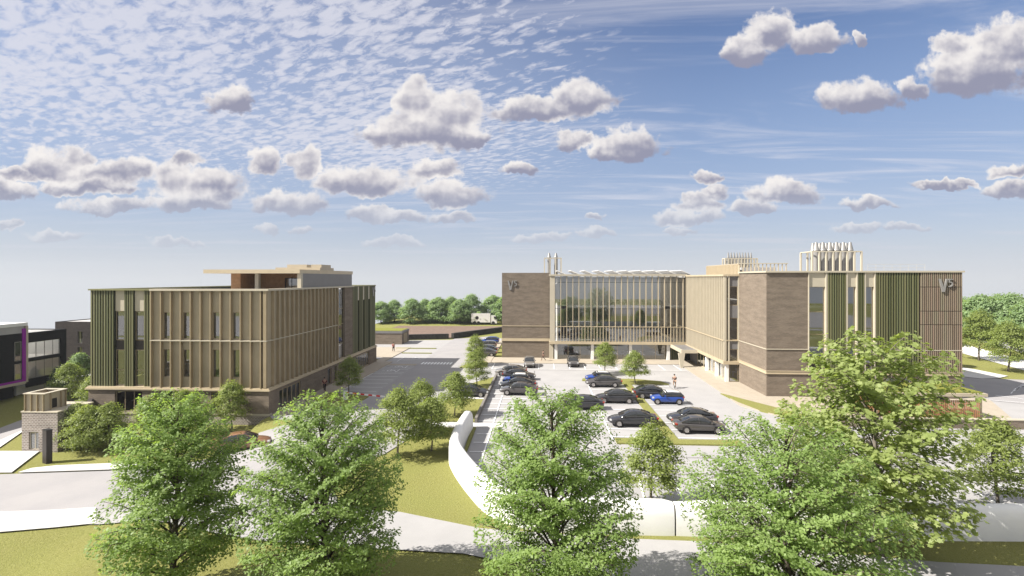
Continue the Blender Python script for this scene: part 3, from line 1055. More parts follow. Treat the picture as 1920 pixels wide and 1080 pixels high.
# inside: floors, ceilings, core
m = MB()
for z in (0.1, 2.75, 7.5):
    m.box(LX0 + 0.4, LX1 - 0.5, LY0 + 0.5, LY1 - 0.5, z, z + 0.12)
m.box(LX0 + 6, LX1 - 6, LY0 + 7, LY1 - 6, 0.23, 12.3)
m.build('interior_floor', 'interior', lb)
desks(lb, -46.5, -30, LY0 + 1.6, LY0 + 5, 7.63, 11, 1)
desks(lb, -46.5, -30, LY0 + 1.6, LY0 + 5, 2.88, 11, 2)
# rooftop pavilion
m = MB()
m.box(-40.1, LX1 - 0.02, 58.9, 76.0, 14.9, 15.36)
m.build('pavilion_roof', 'bronze', lb)
m = MB()
m.box(-28.72, LX1 + 0.0, 59.6, 75.6, TOP, 14.897)
m.build('pavilion_grey_wall', 'grey panel', lb)
m = MB()
m.box(-28.72, LX1 + 0.03, 59.12, 59.598, TOP, 14.897)
m.build('pavilion_end_panel', 'cream', lb)
m = MB()
m.box(-38.0, -36.8, 61.0, 75.0, TOP - 0.55, 14.897)
for k in range(13):
    m.box(-36.8 + k * 0.62, -36.8 + k * 0.62 + 0.6, 64.5, 64.75, TOP - 0.55, 14.897)
m.build('pavilion_timber_wall', 'timber', lb)
m = MB()
m.box(-34.75, -34.3, 60.6, 61.1, TOP - 0.55, 14.897)
m.build('pavilion_column', 'cream', lb)
window(lb, 'y', 64.35, -32.9, -28.75, TOP - 0.5, 14.35, bars=(-32, -31, -30), frame='black metal')
m = MB()
m.box(-35.3, -29.2, 66.5, 71, 15.36, 15.75)
m.box(-33.9, -31.2, 66.9, 70, 15.75, 16.15)
m.box(-30.6, -29.2, 66.9, 70, 15.75, 16.15)
m.build('rooftop_plant_box', 'bronze panel', lb)

# ------------------------------------------------------------------ right building
rb = thing('office_building', 'large L-shaped brick office with glazed finned atrium and flues on its roof', 'building', (30, 80, 0))
RX, RY, RE, RT = 27.15, 63.15, 49.6, 15.15
CZ0, CZ1, BZ = 2.82, 3.22, 5.8
WX, WY, AY, BY = 25.15, 71.6, 90.2, 91.6
m = MB()
m.box(RX, 32.0, RY, RY + 0.4, CZ1, RT - 0.15)
m.box(RX, RX + 0.4, RY + 0.401, WY + 0.1, CZ1, RT - 0.15)
wall(m, 'y', RY, 0.4, RX, RE, -0.2, CZ0, [(36.0, 39.0, 0.3, 2.5), (41.0, 44.0, 0.3, 2.5)])
m.box(RX, RX + 0.4, RY + 0.401, WY + 0.1, -0.2, CZ0)
m.build('brick_corner_wall', 'brick', rb)
for a in (36.0, 41.0):
    window(rb, 'y', RY + 0.15, a, a + 3, 0.3, 2.5, bars=(a + 1, a + 2))
m = MB()
m.box(-6.86, 1.70, BY, BY + 0.4, CZ1 + 0.35, RT + 0.15)
m.box(-6.86, 1.70, BY, BY + 0.4, -0.2, CZ0 + 0.28)
m.box(-6.86, -6.46, BY + 0.401, 112, -0.2, RT + 0.15)
m.build('brick_wing_wall', 'brick', rb)
m = MB()
m.box(-6.95, 1.72, BY - 0.14, BY + 0.05, CZ0 + 0.283, CZ0 + 0.46)
m.box(-6.93, 1.72, BY - 0.07, BY + 0.05, CZ0 + 0.463, CZ1 + 0.35)
m.box(-6.93, 1.72, BY - 0.07, BY - 0.003, BZ - 0.06, BZ + 0.05)
m.build('brick_wing_bands', 'bronze', rb)
m = MB()
m.box(RX - 0.1, RE + 0.1, RY - 0.12, RY + 0.4, CZ0, CZ0 + 0.08)
m.box(RX - 0.05, RE + 0.05, RY - 0.06, RY + 0.4, CZ0 + 0.083, CZ1 - 0.06)
m.box(RX - 0.1, RE + 0.1, RY - 0.12, RY + 0.4, CZ1 - 0.057, CZ1)
m.box(RX - 0.1, RX + 0.4, RY + 0.4, WY - 0.05, CZ0, CZ0 + 0.08)
m.box(RX - 0.05, RX + 0.4, RY + 0.4, WY - 0.05, CZ0 + 0.083, CZ1 - 0.06)
m.box(RX - 0.1, RX + 0.4, RY + 0.4, WY - 0.05, CZ1 - 0.057, CZ1)
m.build('cornice', 'bronze', rb)
m = MB()
m.box(RX - 0.07, 32.0, RY - 0.08, RY - 0.002, BZ - 0.05, BZ + 0.05)
m.box(34.2, 36.4, RY - 0.14, RY - 0.105, BZ - 0.05, BZ + 0.05)
m.box(37.7, 38.5, RY - 0.14, RY - 0.105, BZ - 0.05, BZ + 0.05)
m.box(39.75, RE, RY - 0.14, RY - 0.105, BZ - 0.05, BZ + 0.05)
m.box(RX - 0.07, RX - 0.002, RY - 0.002, WY - 0.05, BZ - 0.05, BZ + 0.05)
m.build('floor_band', 'cream', rb)
m = MB()
m.box(RX - 0.15, RE + 0.2, RY - 0.2, RY + 0.8, RT - 0.15, RT + 0.05)
m.box(RX - 0.15, RX + 0.8, RY + 0.8, WY, RT - 0.15, RT + 0.05)
m.box(RE - 0.8, RE + 0.2, RY + 0.8, 112, RT - 0.15, RT + 0.05)
m.build('parapet_coping', 'cream', rb)
m = MB()
m.box(RX + 0.3, RE - 0.2, RY + 0.3, 112, RT - 0.7, RT - 0.3)
m.box(-6.4, 2.2, BY + 0.41, 112, RT - 0.7, RT - 0.3)
m.box(2.2, RX + 0.299, 103.2, 112, RT - 0.7, RT - 0.3)
m.build('roof', 'roof membrane', rb)
m = MB()
m.box(RE - 0.35, RE, RY + 0.41, 112, -0.2, RT - 0.16)
m.box(-6.4, RE - 0.36, 111.6, 112, -0.2, RT - 0.16)
m.build('rear_wall', 'brick', rb)
# front bays: cream heads over tall windows, green ribs, brown slats
bays = [(32.1, 34.0), (36.55, 37.55), (38.62, 39.62)]
for a0, a1 in bays:
    m = MB()
    m.box(a0, a1, RY + 0.02, RY + 0.3, 13.3, RT - 0.15)
    m.build('cream_head_panel', 'cream', rb)
    window(rb, 'y', RY + 0.18, a0, a1, CZ1, 13.3, hbars=(7.6, 10.3) if a1 - a0 > 1.5 else (8.5,), fw=0.06)
for x0, x1 in ((32.0, 32.1), (34.0, 34.2), (36.4, 36.55), (37.55, 37.7), (38.5, 38.62), (39.62, 39.75)):
    MB().box(x0, x1, RY - 0.12, RY + 0.35, CZ1, RT - 0.151).build('bay_frame', 'cream', rb)
m, b = MB(), MB()
for a0, a1 in ((34.2, 36.4), (37.7, 38.5), (39.75, 44.75)):
    b.box(a0, a1, RY, RY + 0.3, CZ1, RT - 0.151)
    ribs(m, 'y', RY - 0.002, a0, a1, CZ1, RT - 0.153, 0.29, 0.14, 0.10, -1)
b.build('cladding_backing', 'green back', rb)
m.build('ribbed_green_cladding', 'green ribs', rb)
m = MB()
m.box(44.8, RE, RY, RY + 0.3, CZ1, RT - 0.151)
m.build('slat_backing', 'slat back', rb)
m = MB()
for z0, z1 in ((CZ1, 8.8), (8.87, 10.4), (10.47, 13.25), (13.32, RT - 0.153)):
    ribs(m, 'y', RY - 0.002, 44.85, RE, z0, z1, 0.225, 0.12, 0.12, -1)
m.build('brown_slat_screen', 'brown slats', rb)
# projecting wing with vertical fins
m = MB()
wall(m, 'x', WX + 0.22, 0.3, WY + 0.3, AY, CZ0 + 0.25, 14.7)
m.build('perforated_wing_panel', 'bronze panel', rb)
n = 27
for k in range(n):
    y = WY + 0.12 + (AY - WY - 0.2) * k / (n - 1)
    MB().box(WX - 0.10, WX + 0.218, y - 0.05, y + 0.05, CZ0 + 0.15, 14.6).build('wing_fin', 'cream', rb)
m = MB()
m.box(WX - 0.14, WX - 0.102, WY - 0.05, AY - 0.1, BZ - 0.07, BZ + 0.07)
m.box(WX - 0.16, WX + 0.9, WY - 0.1, AY - 0.1, CZ0 - 0.28, CZ0 + 0.15)
m.box(WX - 0.16, WX + 0.9, WY - 0.1, AY - 0.1, 14.6, 14.85)
m.box(WX + 0.9, RX - 0.003, WY - 0.1, WY + 0.5, 14.6, 14.85)
m.box(WX + 0.9, RX - 0.003, WY - 0.1, WY + 0.5, CZ0 - 0.28, CZ0 + 0.15)
m.box(WX + 0.25, RX - 0.003, WY - 0.05, WY + 0.3, BZ - 0.07, BZ + 0.07)
m.build('wing_bands', 'bronze', rb)
for xa, xb in ((WX, WX + 0.28), (WX + 0.55, WX + 0.72), (RX - 0.14, RX - 0.003)):
    MB().box(xa, xb, WY - 0.03, WY + 0.28, CZ0 + 0.15, 14.6).build('end_post', 'cream', rb)
for z0, z1 in ((4.6, BZ - 0.07), (8.9, 10.6), (13.2, 14.6)):
    MB().box(WX + 0.73, RX - 0.15, WY + 0.10, WY + 0.24, z0, z1).build('spandrel', 'grey panel', rb)
window(rb, 'y', WY + 0.12, WX + 0.73, RX - 0.15, BZ + 0.07, 8.9, glass='shop glass')
window(rb, 'y', WY + 0.12, WX + 0.73, RX - 0.15, 10.6, 13.2, glass='shop glass')
window(rb, 'y', WY + 0.12, WX + 0.73, RX - 0.15, CZ0 + 0.15, 4.6, glass='shop glass')
window(rb, 'y', WY + 0.2, WX + 0.75, RX - 0.05, 0.15, CZ0 - 0.28, glass='shop glass')
for y in (WY + 0.1, 75.7, 80.1):
    MB().box(WX + 0.25, WX + 0.65, y, y + 0.4, 0, CZ0 - 0.28).build('column', 'render white', rb)
window(rb, 'x', WX + 0.72, WY + 0.6, 86.0, 0.15, CZ0 - 0.28, glass='shop glass', bars=[73.2, 74.6, 76.4, 78.0, 79.6, 81.2, 82.8, 84.4], fw=0.12, frame='bronze')
m = MB()
m.box(WX + 0.7, WX + 1.0, 86.0, AY, 0, CZ0 - 0.28)
m.build('lobby_wall', 'grey panel', rb)
# entrance canopy
m = MB()
m.box(22.7, WX - 0.1, 83.2, AY - 0.3, CZ0 - 0.25, CZ0 + 0.02)
m.build('canopy_slab', 'grey panel', rb)
m = MB()
m.box(22.45, 22.7, 83.0, AY - 0.3, CZ0 - 0.45, CZ0 + 0.06)
m.box(22.7, WX - 0.1, 83.0, 83.2, CZ0 - 0.45, CZ0 + 0.06)
m.prism([(22.35, 0.0), (22.75, 0.0), (23.05, CZ0 - 0.45), (22.0, CZ0 - 0.45)], 83.0, 83.35)
m.build('canopy_frame', 'cream', rb)
# atrium
A0, A1 = 2.53, 24.9
m = MB()
m.box(1.70, A0, AY - 0.35, AY + 0.6, CZ1 + 0.05, 14.75)
m.box(1.60, 2.3, AY + 0.1, AY + 1.6, 0, CZ0 - 0.003)
m.build('atrium_pier', 'cream', rb)
m = MB()
m.box(1.55, WX + 0.1, AY - 0.5, AY + 1.2, 14.75, 15.02)
m.build('atrium_roof_edge', 'cream', rb)
m = MB()
m.box(1.55, WX, AY - 0.45, AY + 0.5, CZ0, CZ1 + 0.05)
m.build('atrium_cornice', 'bronze', rb)
nf = 21
st = (A1 - 0.25 - A0) / nf
xs_f = [A0 + st * k for k in range(nf + 1)]
for k, x in enumerate(xs_f):
    m = MB()
    m.box(x - 0.045, x + 0.045, AY - 0.32, AY - 0.05, CZ1 + 0.05, 14.75)
    m.build('atrium_fin', 'bronze', rb)
for x in xs_f[:-1]:
    MB().box(x + st / 2 - 0.035, x + st / 2 + 0.035, AY - 0.28, AY - 0.05, CZ1 + 0.05, BZ + 0.02).build('lower_fin', 'bronze', rb)
m = MB()
m.box(A0, A1, AY - 0.30, AY - 0.052, BZ + 0.023, BZ + 0.12)
m.build('atrium_transom', 'bronze', rb)
m = MB()
for z in (9.0, 13.6):
    m.box(A0, A1, AY - 0.045, AY - 0.012, z - 0.025, z + 0.025)
for k in range(1, nf):
    m.box(xs_f[k] - 0.025, xs_f[k] + 0.025, AY - 0.045, AY - 0.012, CZ1 + 0.05, 14.75)
cw = m.build('atrium_curtain_wall', 'black metal', rb)
g = MB()
g.add([(A0, AY, CZ1), (WX, AY, CZ1), (WX, AY, 14.75), (A0, AY, 14.75)], [(0, 1, 2, 3)])
g.build('pane', 'atrium glass', cw, fix=False)
for x0, x1 in ((xs_f[1], xs_f[2]), (xs_f[18], xs_f[19])):
    for z0, z1 in ((9.05, 9.45), (4.6, 6.0)):
        m = MB()
        m.box(x0 + 0.05, x1 - 0.05, AY - 0.01, AY + 0.05, z0, z1)
        m.build('smoke_vent', 'black metal', rb)
for x in (2.75, 9.1, 15.7, 22.2):
    MB().box(x - 0.25, x + 0.25, AY - 0.05, AY + 0.45, 0, CZ0).build('column', 'render white', rb)
window(rb, 'y', AY + 0.5, 3.0, 21.8, 0.12, CZ0, glass='atrium glass', bars=[4.9, 7.0, 11.3, 13.5, 17.9, 20.1], frame='bronze')
m, b = MB(), MB()
b.box(22.4, WX + 0.7, AY + 0.5, AY + 0.7, 0, CZ0)
ribs(m, 'y', AY + 0.498, 22.4, 24.5, 0.05, CZ0 - 0.02, 0.3, 0.15, 0.1, -1)
b.build('entrance_backing', 'green back', rb)
m.build('entrance_green_ribs', 'green ribs', rb)
# interior of the atrium and corner block
m = MB()
m.box(1.75, RX + 2, AY + 0.8, 108, CZ0 + 0.05, CZ1)
m.box(1.75, RX + 2, AY + 5.5, 108, 8.7, 9.0)
m.box(RX + 0.5, RE - 0.5, RY + 1.0, AY, 2.9, 3.2)
m.box(RX + 0.5, RE - 0.5, RY + 1.0, AY, 6.9, 7.2)
m.box(RX + 0.5, RE - 0.5, RY + 1.0, AY, 10.7, 11.0)
m.build('interior_floor', 'interior', rb)
m = MB()
m.box(1.75, RX + 2, 104, 104.3, 0, 14.4)
m.box(RX + 4, RE - 0.5, RY + 6, RY + 6.3, 0, 14)
m.build('interior_back_wall', 'interior', rb)
for x in (3.0, 9.1, 15.7, 22.2):
    MB().lathe([(0.22, CZ1), (0.22, 14.4)], 12, 'z', (x, AY + 1.6, 0)).build('inner_column', 'render white', rb)
MB().box(2.6, 3.3, AY + 0.5, AY + 2.0, 10.2, 13.4).build('white_screen', 'render white', rb)
desks(rb, 4, 24, AY + 6.3, AY + 11, 9.0, 14, 5)
desks(rb, 4, 24, AY + 2.0, AY + 9, CZ1, 16, 6)
desks(rb, 4, 21, AY + 2.0, AY + 6, 0.1, 8, 7)
desks(rb, 26.6, 28.4, 73, 85, 0.1, 5, 8)
# rooftop: tilted panels, plant screens, flues
MB().add([(2.2, AY + 1.21, 14.64), (RX - 0.2, AY + 1.21, 14.64), (RX - 0.2, 103.19, 14.64), (2.2, 103.19, 14.64)], [(0, 1, 2, 3)]).build('added_diffuser_sheet', 'added diffuser', rb)  # translucent sheet added below the rooflights to light the atrium evenly
for k in range(10):
    x = 3.0 + 2.42 * k
    m = MB()
    m.add([(x, AY + 1.4, 15.75), (x + 1.7, AY + 1.4, 15.0), (x + 1.7, 103, 15.0), (x, 103, 15.75),
           (x, AY + 1.4, 15.66), (x + 1.7, AY + 1.4, 14.91), (x + 1.7, 103, 14.91), (x, 103, 15.66)],
          [(0, 1, 2, 3), (4, 7, 6, 5), (0, 4, 5, 1), (1, 5, 6, 2), (2, 6, 7, 3), (3, 7, 4, 0)])
    m.build('rooflight', 'pv', rb)


def flues(label, x0, x1, y, n, r, z0, zf, zt, rows=1):
    t = thing('flue_cluster', label, 'flues', ((x0 + x1) / 2, y, z0))
    for j in range(rows):
        for k in range(n):
            x = x0 + (x1 - x0) * k / max(1, n - 1) + j * 0.35
            m = MB()
            m.lathe([(r, z0), (r, zf + 0.25), (r * 1.06, zf + 0.3), (r * 0.95, zf + 0.4), (r * 0.42, zt), (r * 0.36, zt)], 14, 'z', (x, y + j * 1.5, 0))
            m.build('flue', 'steel', t, smooth=False)
    px0, px1, py0, py1 = x0 - r - 0.55, x1 + r + 0.65, y - r - 0.4, y + (rows - 1) * 1.5 + r + 0.4
    np_ = n + 2
    for k in range(np_):
        x = px0 + (px1 - px0) * k / (np_ - 1)
        for yy in (py0, py1):
            m = MB()
            m.box(x - 0.10, x + 0.10, yy - 0.12, yy + 0.12, z0, zf)
            m.build('post', 'cream', t)
    m = MB()
    for yy in (py0, py1):
        m.box(px0 - 0.08, px1 + 0.08, yy - 0.1, yy + 0.1, zf + 0.002, zf + 0.14)
    for xx in (px0, px1):
        m.box(xx - 0.08, xx + 0.08, py0 + 0.1, py1 - 0.1, zf + 0.002, zf + 0.14)
    m.build('flue_ring_beam', 'cream', t)
    return t


flues('six tall steel flues in a cream frame above the green ribbed front', 38.6, 43.2, 74, 6, 0.40, RT - 0.3, 17.95, 19.35, 2)
flues('row of nine slim flues standing behind the finned rooftop plant screen', 33.0, 36.9, 92, 9, 0.185, 14.8, 17.7, 18.85, 1)
flues('pair of steel flues behind the brick wing left of the atrium', 1.75, 3.1, 102, 2, 0.36, 14.8, 18.25, 19.35, 1)
ps = thing('plant_screen', 'low cream finned plant screen on the roof behind the corner block', 'plant screen', (35, 90, RT - 0.3))
m = MB()
m.box(31.8, 31.95, 84, 100, RT - 0.3, 16.7)
m.box(31.95, 39.2, 99.8, 100, RT - 0.3, 16.7)
m.build('screen_panel', 'bronze panel', ps)
m = MB()
ribs(m, 'x', 31.797, 84, 100, RT - 0.3, 16.6, 0.6, 0.09, 0.15, -1)
for k in range(13):
    x = 31.85 + 7.3 * k / 12
    m.box(x - 0.06, x + 0.06, 83.85, 83.998, RT - 0.3, 16.6)
m.build('screen_fins', 'bronze', ps)
m = MB()
m.box(31.6, 39.4, 83.8, 84.05, 16.603, 16.75)
m.build('screen_rail', 'cream', ps)
m = MB()
m.box(33, 38.5, 86, 97, RT - 0.3, 16.1)
m.build('air_handling_unit', 'roof membrane', ps)
rr = thing('roof_railing', 'thin white safety railing on the roof edge beside the six flues', 'railing', (43, 65, RT))
for x in [39.8 + 0.95 * k for k in range(8)]:
    MB().tube([(x, 64.6, RT - 0.3), (x, 64.6, 16.0)], 0.011, 5).build('baluster', 'cream', rr)
for z in (15.6, 16.0):
    MB().tube([(39.8, 64.6, z), (46.45, 64.6, z)], 0.012, 5).build('rail', 'cream', rr)


# raised letters: V with a small raised 5
def v5(label, loc, rz, h):
    t = thing('building_sign', label, 'sign', loc, rz)
    w = h * 0.62
    m = MB()
    a = h * 0.13
    m.prism([(0, h), (a, h), (w * 0.5 + a * 0.35, h * 0.32), (w - a * 0.9, h), (w, h), (w * 0.66, 0), (w * 0.36, 0)], -0.16, -0.02)
    m.build('letter', 'steel', t, org=(0, 0, 0))
    m = MB()
    x0, s = w * 1.14, h * 0.62
    m.prism([(x0, h), (x0 + s * 0.48, h), (x0 + s * 0.46, h - s * 0.12), (x0 + s * 0.14, h - s * 0.12), (x0 + s * 0.12, h - s * 0.34), (x0 + s * 0.30, h - s * 0.36), (x0 + s * 0.46, h - s * 0.48),
             (x0 + s * 0.50, h - s * 0.68), (x0 + s * 0.42, h - s * 0.88), (x0 + s * 0.22, h - s), (x0, h - s * 1.0), (x0, h - s * 0.88), (x0 + s * 0.2, h - s * 0.88), (x0 + s * 0.35, h - s * 0.7),
             (x0 + s * 0.32, h - s * 0.54), (x0 + s * 0.18, h - s * 0.47), (x0, h - s * 0.46)], -0.16, -0.02)
    m.build('letter', 'steel', t, org=(0, 0, 0))
    return t


v5('raised metal V5 letters high on the plain brick wing', (-5.85, BY, 12.25), 0, 1.65)
v5('raised metal V5 letters across the brown vertical slat screen', (46.85, RY - 0.12, 12.7), 0, 1.55)
v5('raised metal V5 letters on the shaded green end of the left office', (LX1 + 0.11, 84.4, 11.3), math.pi / 2, 1.5)

# ------------------------------------------------------------------ buildings to the far left
bb = thing('office_building', 'black brick building with magenta framed edge and long window bands', 'building', (-66, 58, 0))
BX = -62.9
m = MB()
m.box(-82, BX, 40, 59.1, 1.75, 7.65)
m.build('black_wall', 'black brick', bb)
m = MB()
m.box(-82, BX - 0.02, 40, 59.1, 7.653, 8.5)
m.build('grey_parapet', 'roof membrane', bb)
m = MB()
m.box(-82, BX + 0.06, 40, 59.5, 8.503, 8.9)
m.build('white_coping', 'render white', bb)
m = MB()
m.box(BX - 0.3, BX + 0.10, 58.85, 59.25, 1.75, 8.2)
m.box(BX - 0.3, BX + 0.10, 40, 58.85, 1.75, 2.0)
m.build('magenta_frame', 'magenta', bb)
m = MB()
m.box(BX - 0.3, BX + 0.14, 59.25, 59.5, 1.6, 8.5)
m.box(-80, BX + 0.14, 40, 59.25, 1.45, 1.748)
m.build('cream_edge', 'cream', bb)
m = MB()
m.box(-81, BX - 1.2, 40, 59.0, -0.2, 1.448)
m.build('ground_storey', 'black brick', bb)
for z0, z1 in ((4.35, 6.65), (2.1, 4.0)):
    window(bb, 'x', BX - 0.02, 57.95, 58.75, z0, z1, depth=0.05, frame='steel')
m = MB()
wall(m, 'x', BX - 0.25, 0.25, 59.5, 64.7, 0.9, 7.6, [(59.6, 63.85, 4.45, 6.4), (59.6, 63.85, 1.9, 4.05)])
m.box(BX - 9, BX - 0.25, 64.4, 64.7, 0.9, 7.6)
m.build('black_rear_wall', 'black brick', bb)
MB().add([(BX - 9, 59.51, 7.5), (BX - 0.251, 59.51, 7.5), (BX - 0.251, 64.39, 7.5), (BX - 9, 64.39, 7.5)], [(0, 1, 2, 3)]).build('added_diffuser_roof', 'added diffuser', bb)  # roof made translucent, added to brighten the rooms behind the window bands
m = MB()
m.box(BX - 9, BX - 0.3, 59.6, 64.3, 4.12, 4.3)
m.box(BX - 9, BX - 0.3, 59.6, 64.3, 0.95, 1.1)
m.box(BX - 9, BX - 0.3, 64.2, 64.39, 1.1, 7.3)
m.box(BX - 4.2, BX - 3.9, 61.6, 61.9, 1.1, 7.3)
m.box(BX - 7, BX - 6.9, 59.6, 61.6, 1.1, 7.3)
m.build('interior', 'render white', bb)
for z0, z1 in ((4.45, 6.4), (1.9, 4.05)):
    window(bb, 'x', BX - 0.15, 59.6, 63.85, z0, z1, glass='mirror glass', frame='steel', bars=(60.7, 61.8, 62.9), fw=0.05)
m = MB()
m.box(-74, BX - 1.5, 59.6, 64.0, -0.2, 0.898)
m.build('undercroft', 'render white', bb)

db = thing('office_building', 'plain dark brown brick block with narrow windows behind the black building', 'building', (-65, 77, 0))
m = MB()
dh = [(-69.2, -68.45, 4.6, 6.35), (-69.2, -68.45, 2.3, 4.05), (-69.2, -68.45, 0.1, 1.75)]
wall(m, 'y', 73.0, 0.3, -72.76, -58, -0.2, 7.8, dh)
m.box(-72.76, -72.46, 73.301, 84, -0.2, 7.8)
m.build('brick_wall', 'dark brick', db)
m = MB()
m.box(-72.4, -58, 73.301, 84, 7.3, 7.7)
m.box(-72.2, -58, 74.6, 84, -0.2, 7.2)
m.build('roof', 'roof membrane', db)
m = MB()
m.box(-69.12, -68.53, 73.22, 73.26, 4.65, 5.25)
m.box(-69.12, -68.53, 73.22, 73.26, 2.35, 2.95)
m.build('blind', 'render white', db)
for h in dh:
    window(db, 'y', 73.12, *h, frame='steel', glass='shop glass', fw=0.05)

# gatehouse
gx_, gy_ = -45.4, 42.46
gh = thing('gatehouse', 'small brick gatehouse with a bronze finned upper box', 'gatehouse', (-43.7, 44, -0.9))
m = MB()
wall(m, 'y', gy_, 0.3, -45.4, -42.1, -1.0, 2.55, [(-44.75, -43.85, -0.7, 0.85)])
wall(m, 'x', -42.4, 0.3, gy_ + 0.301, 46.0, -1.0, 2.55)
wall(m, 'x', -45.4, 0.3, gy_ + 0.301, 46.0, -1.0, 2.55)
m.box(-45.1, -42.4, gy_ + 0.301, 46.0, 2.2, 2.5)
m.build('brick_base', 'plinth brick', gh)
m = MB()
m.box(-45.45, -42.05, gy_ - 0.05, 46.05, 2.553, 2.66)
m.build('coping', 'cream', gh)
window(gh, 'y', gy_ + 0.1, -44.75, -43.85, -0.7, 0.85, bars=(-44.25,), frame='cream')
m = MB()
m.box(-44.7, -43.9, gy_ + 1.2, gy_ + 1.4, -0.8, 0.9)
m.build('interior', 'interior dark', gh)
m = MB()
wall(m, 'y', gy_ + 0.15, 0.15, -45.2, -43.4, 2.66, 4.15)
wall(m, 'x', -43.55, 0.15, gy_ + 0.301, 44.6, 2.66, 4.15, [(43.25, 43.75, 2.75, 3.6)])
wall(m, 'x', -45.2, 0.15, gy_ + 0.301, 44.6, 2.66, 4.15)
wall(m, 'y', 44.45, 0.15, -45.04, -43.56, 2.66, 4.15)
m.build('upper_box', 'bronze panel', gh)
for k in range(4):
    x = -45.17 + 0.57 * k
    MB().box(x - 0.03, x + 0.03, gy_, gy_ + 0.148, 2.66, 4.15).build('fin', 'fin bronze', gh)
for y in (gy_ + 0.6, gy_ + 1.6, gy_ + 2.05):
    MB().box(-43.398, -43.28, y - 0.03, y + 0.03, 2.66, 4.15).build('fin', 'fin bronze', gh)
m = MB()
m.box(-45.3, -43.25, gy_ - 0.02, gy_ + 0.3, 4.153, 4.22)
m.box(-43.6, -43.25, gy_ + 0.3, 44.3, 4.153, 4.22)
m.box(-45.3, -45.0, gy_ + 0.3, 44.3, 4.153, 4.22)
m.box(-45.3, -43.25, 44.3, 44.65, 4.153, 4.22)
m.build('roof_rim', 'cream', gh)
m = MB()
m.box(-43.5, -43.42, 43.26, 43.74, 2.76, 3.59)
m.build('door', 'black metal', gh)

py = thing('totem_sign', 'tall blank dark metal totem standing on the lawn by the gatehouse', 'sign', (-40.6, 40.1, -0.95))
m = MB()
m.prism([(-40.93, 39.95), (-40.35, 39.72), (-40.15, 40.05), (-40.75, 40.3)], -0.95, 1.83, 'z')
m.build('totem_body', 'pylon metal', py)
m = MB()
m.prism([(-40.98, 39.95), (-40.35, 39.68), (-40.10, 40.05), (-40.75, 40.34)], 1.832, 1.87, 'z')
m.build('totem_cap', 'black metal', py)
m = MB()
m.add([(-47.5, 51.9, -1), (-42.45, 46.1, -1), (-42.45, 46.1, 2.3), (-47.5, 51.9, 1.6), (-47.8, 51.7, -1), (-42.75, 45.85, -1), (-42.75, 45.85, 2.3), (-47.8, 51.7, 1.6)],
      [(0, 1, 2, 3), (4, 7, 6, 5), (0, 4, 5, 1), (1, 5, 6, 2), (2, 6, 7, 3), (3, 7, 4, 0)])
tag(m.build('garden_wall', 'dark brick'), 'dark sloping brick wall running from the gatehouse to the left office', 'wall')

# small service building behind the left office
sb = thing('service_building', 'small flat brick service building with a grass roof behind the left office', 'building', (-34, 112, 0))
m = MB()
m.box(-41, -29.85, 109.1, 114.9, -0.1, 2.4)
m.build('brick_wall', 'brick', sb)
m = MB()
m.box(-41.1, -29.75, 109.0, 115, 2.402, 2.9)
m.build('fascia', 'grey panel', sb)
m = MB()
m.box(-40.9, -29.95, 109.2, 114.8, 2.902, 2.98)
m.build('grass_roof', 'roof grass', sb)
m = MB()
m.box(-29.848, -29.80, 110.6, 113.4, 0.1, 2.2)
m.build('louvre_door', 'fin bronze', sb)

# cycle shelter at right
cs = thing('cycle_shelter', 'low shelter with cedar slat sides and a grass roof before the slatted facade', 'shelter', (37, 53, 0))
m = MB()
m.box(33.0, 43.55, 52.35, 57.2, 2.75, 3.05)
m.build('roof_frame', 'bronze panel', cs)
m = MB()
m.box(33.3, 43.3, 52.6, 57.0, 3.052, 3.14)
m.build('grass_roof', 'roof grass', cs)
m = MB()
ribs(m, 'y', 52.62, 33.4, 43.0, 0.2, 2.35, 0.17, 0.10, 0.06, -1)
ribs(m, 'x', 33.35, 52.7, 57.0, 0.2, 2.35, 0.17, 0.10, 0.06, -1)
m.build('cedar_slats', 'cedar slats', cs)
for x in (33.4, 38.2, 43.15):
    for y in (52.75, 56.9):
        MB().box(x - 0.1, x + 0.1, y - 0.1, y + 0.1, 0, 2.748).build('post', 'bronze', cs)
m = MB()
m.box(33.5, 43.0, 56.95, 57.1, 0.1, 2.6)
m.build('back_panel', 'interior dark', cs)
lw = thing('low_wall', 'long low brick wall with pale coping before the cedar slat shelter', 'wall', (38, 51.2, 0))
m = MB()
m.box(26, 46.5, 50.9, 51.3, -0.1, 0.85)
m.build('wall_body', 'brick', lw)
m = MB()
m.box(25.95, 46.55, 50.85, 51.35, 0.852, 0.95)
m.build('coping', 'cream', lw)

# kerb wall along the car park edge
kw = MB()
kw.box(-6.48, -6.22, 50.3, 74.4, 0.0, 0.55)
tag(kw.build('retaining_wall', 'kerb'), 'low grey kerb wall between the grass verge and the car park', 'wall')


# gabion walls by the earth bank
def gab(label, pts, h):
    m = MB()
    for (a, b) in zip(pts[:-1], pts[1:]):
        m.bar((a[0], a[1], h / 2), (b[0], b[1], h / 2), 0.8, h)
    o = m.build('gabion_wall', 'gabion')
    o.location = (0, 0, 0)
    return tag(o, label, 'wall')


gab('straight dark gabion wall before the bare earth bank', [(-30.6, 117.6), (-21.6, 119.9)], 1.25)
gab('dark gabion wall climbing along the earth bank to the brick wing', [(-20.8, 120.6), (-17, 126.5), (-10.4, 136.5), (-4, 141)], 1.3)


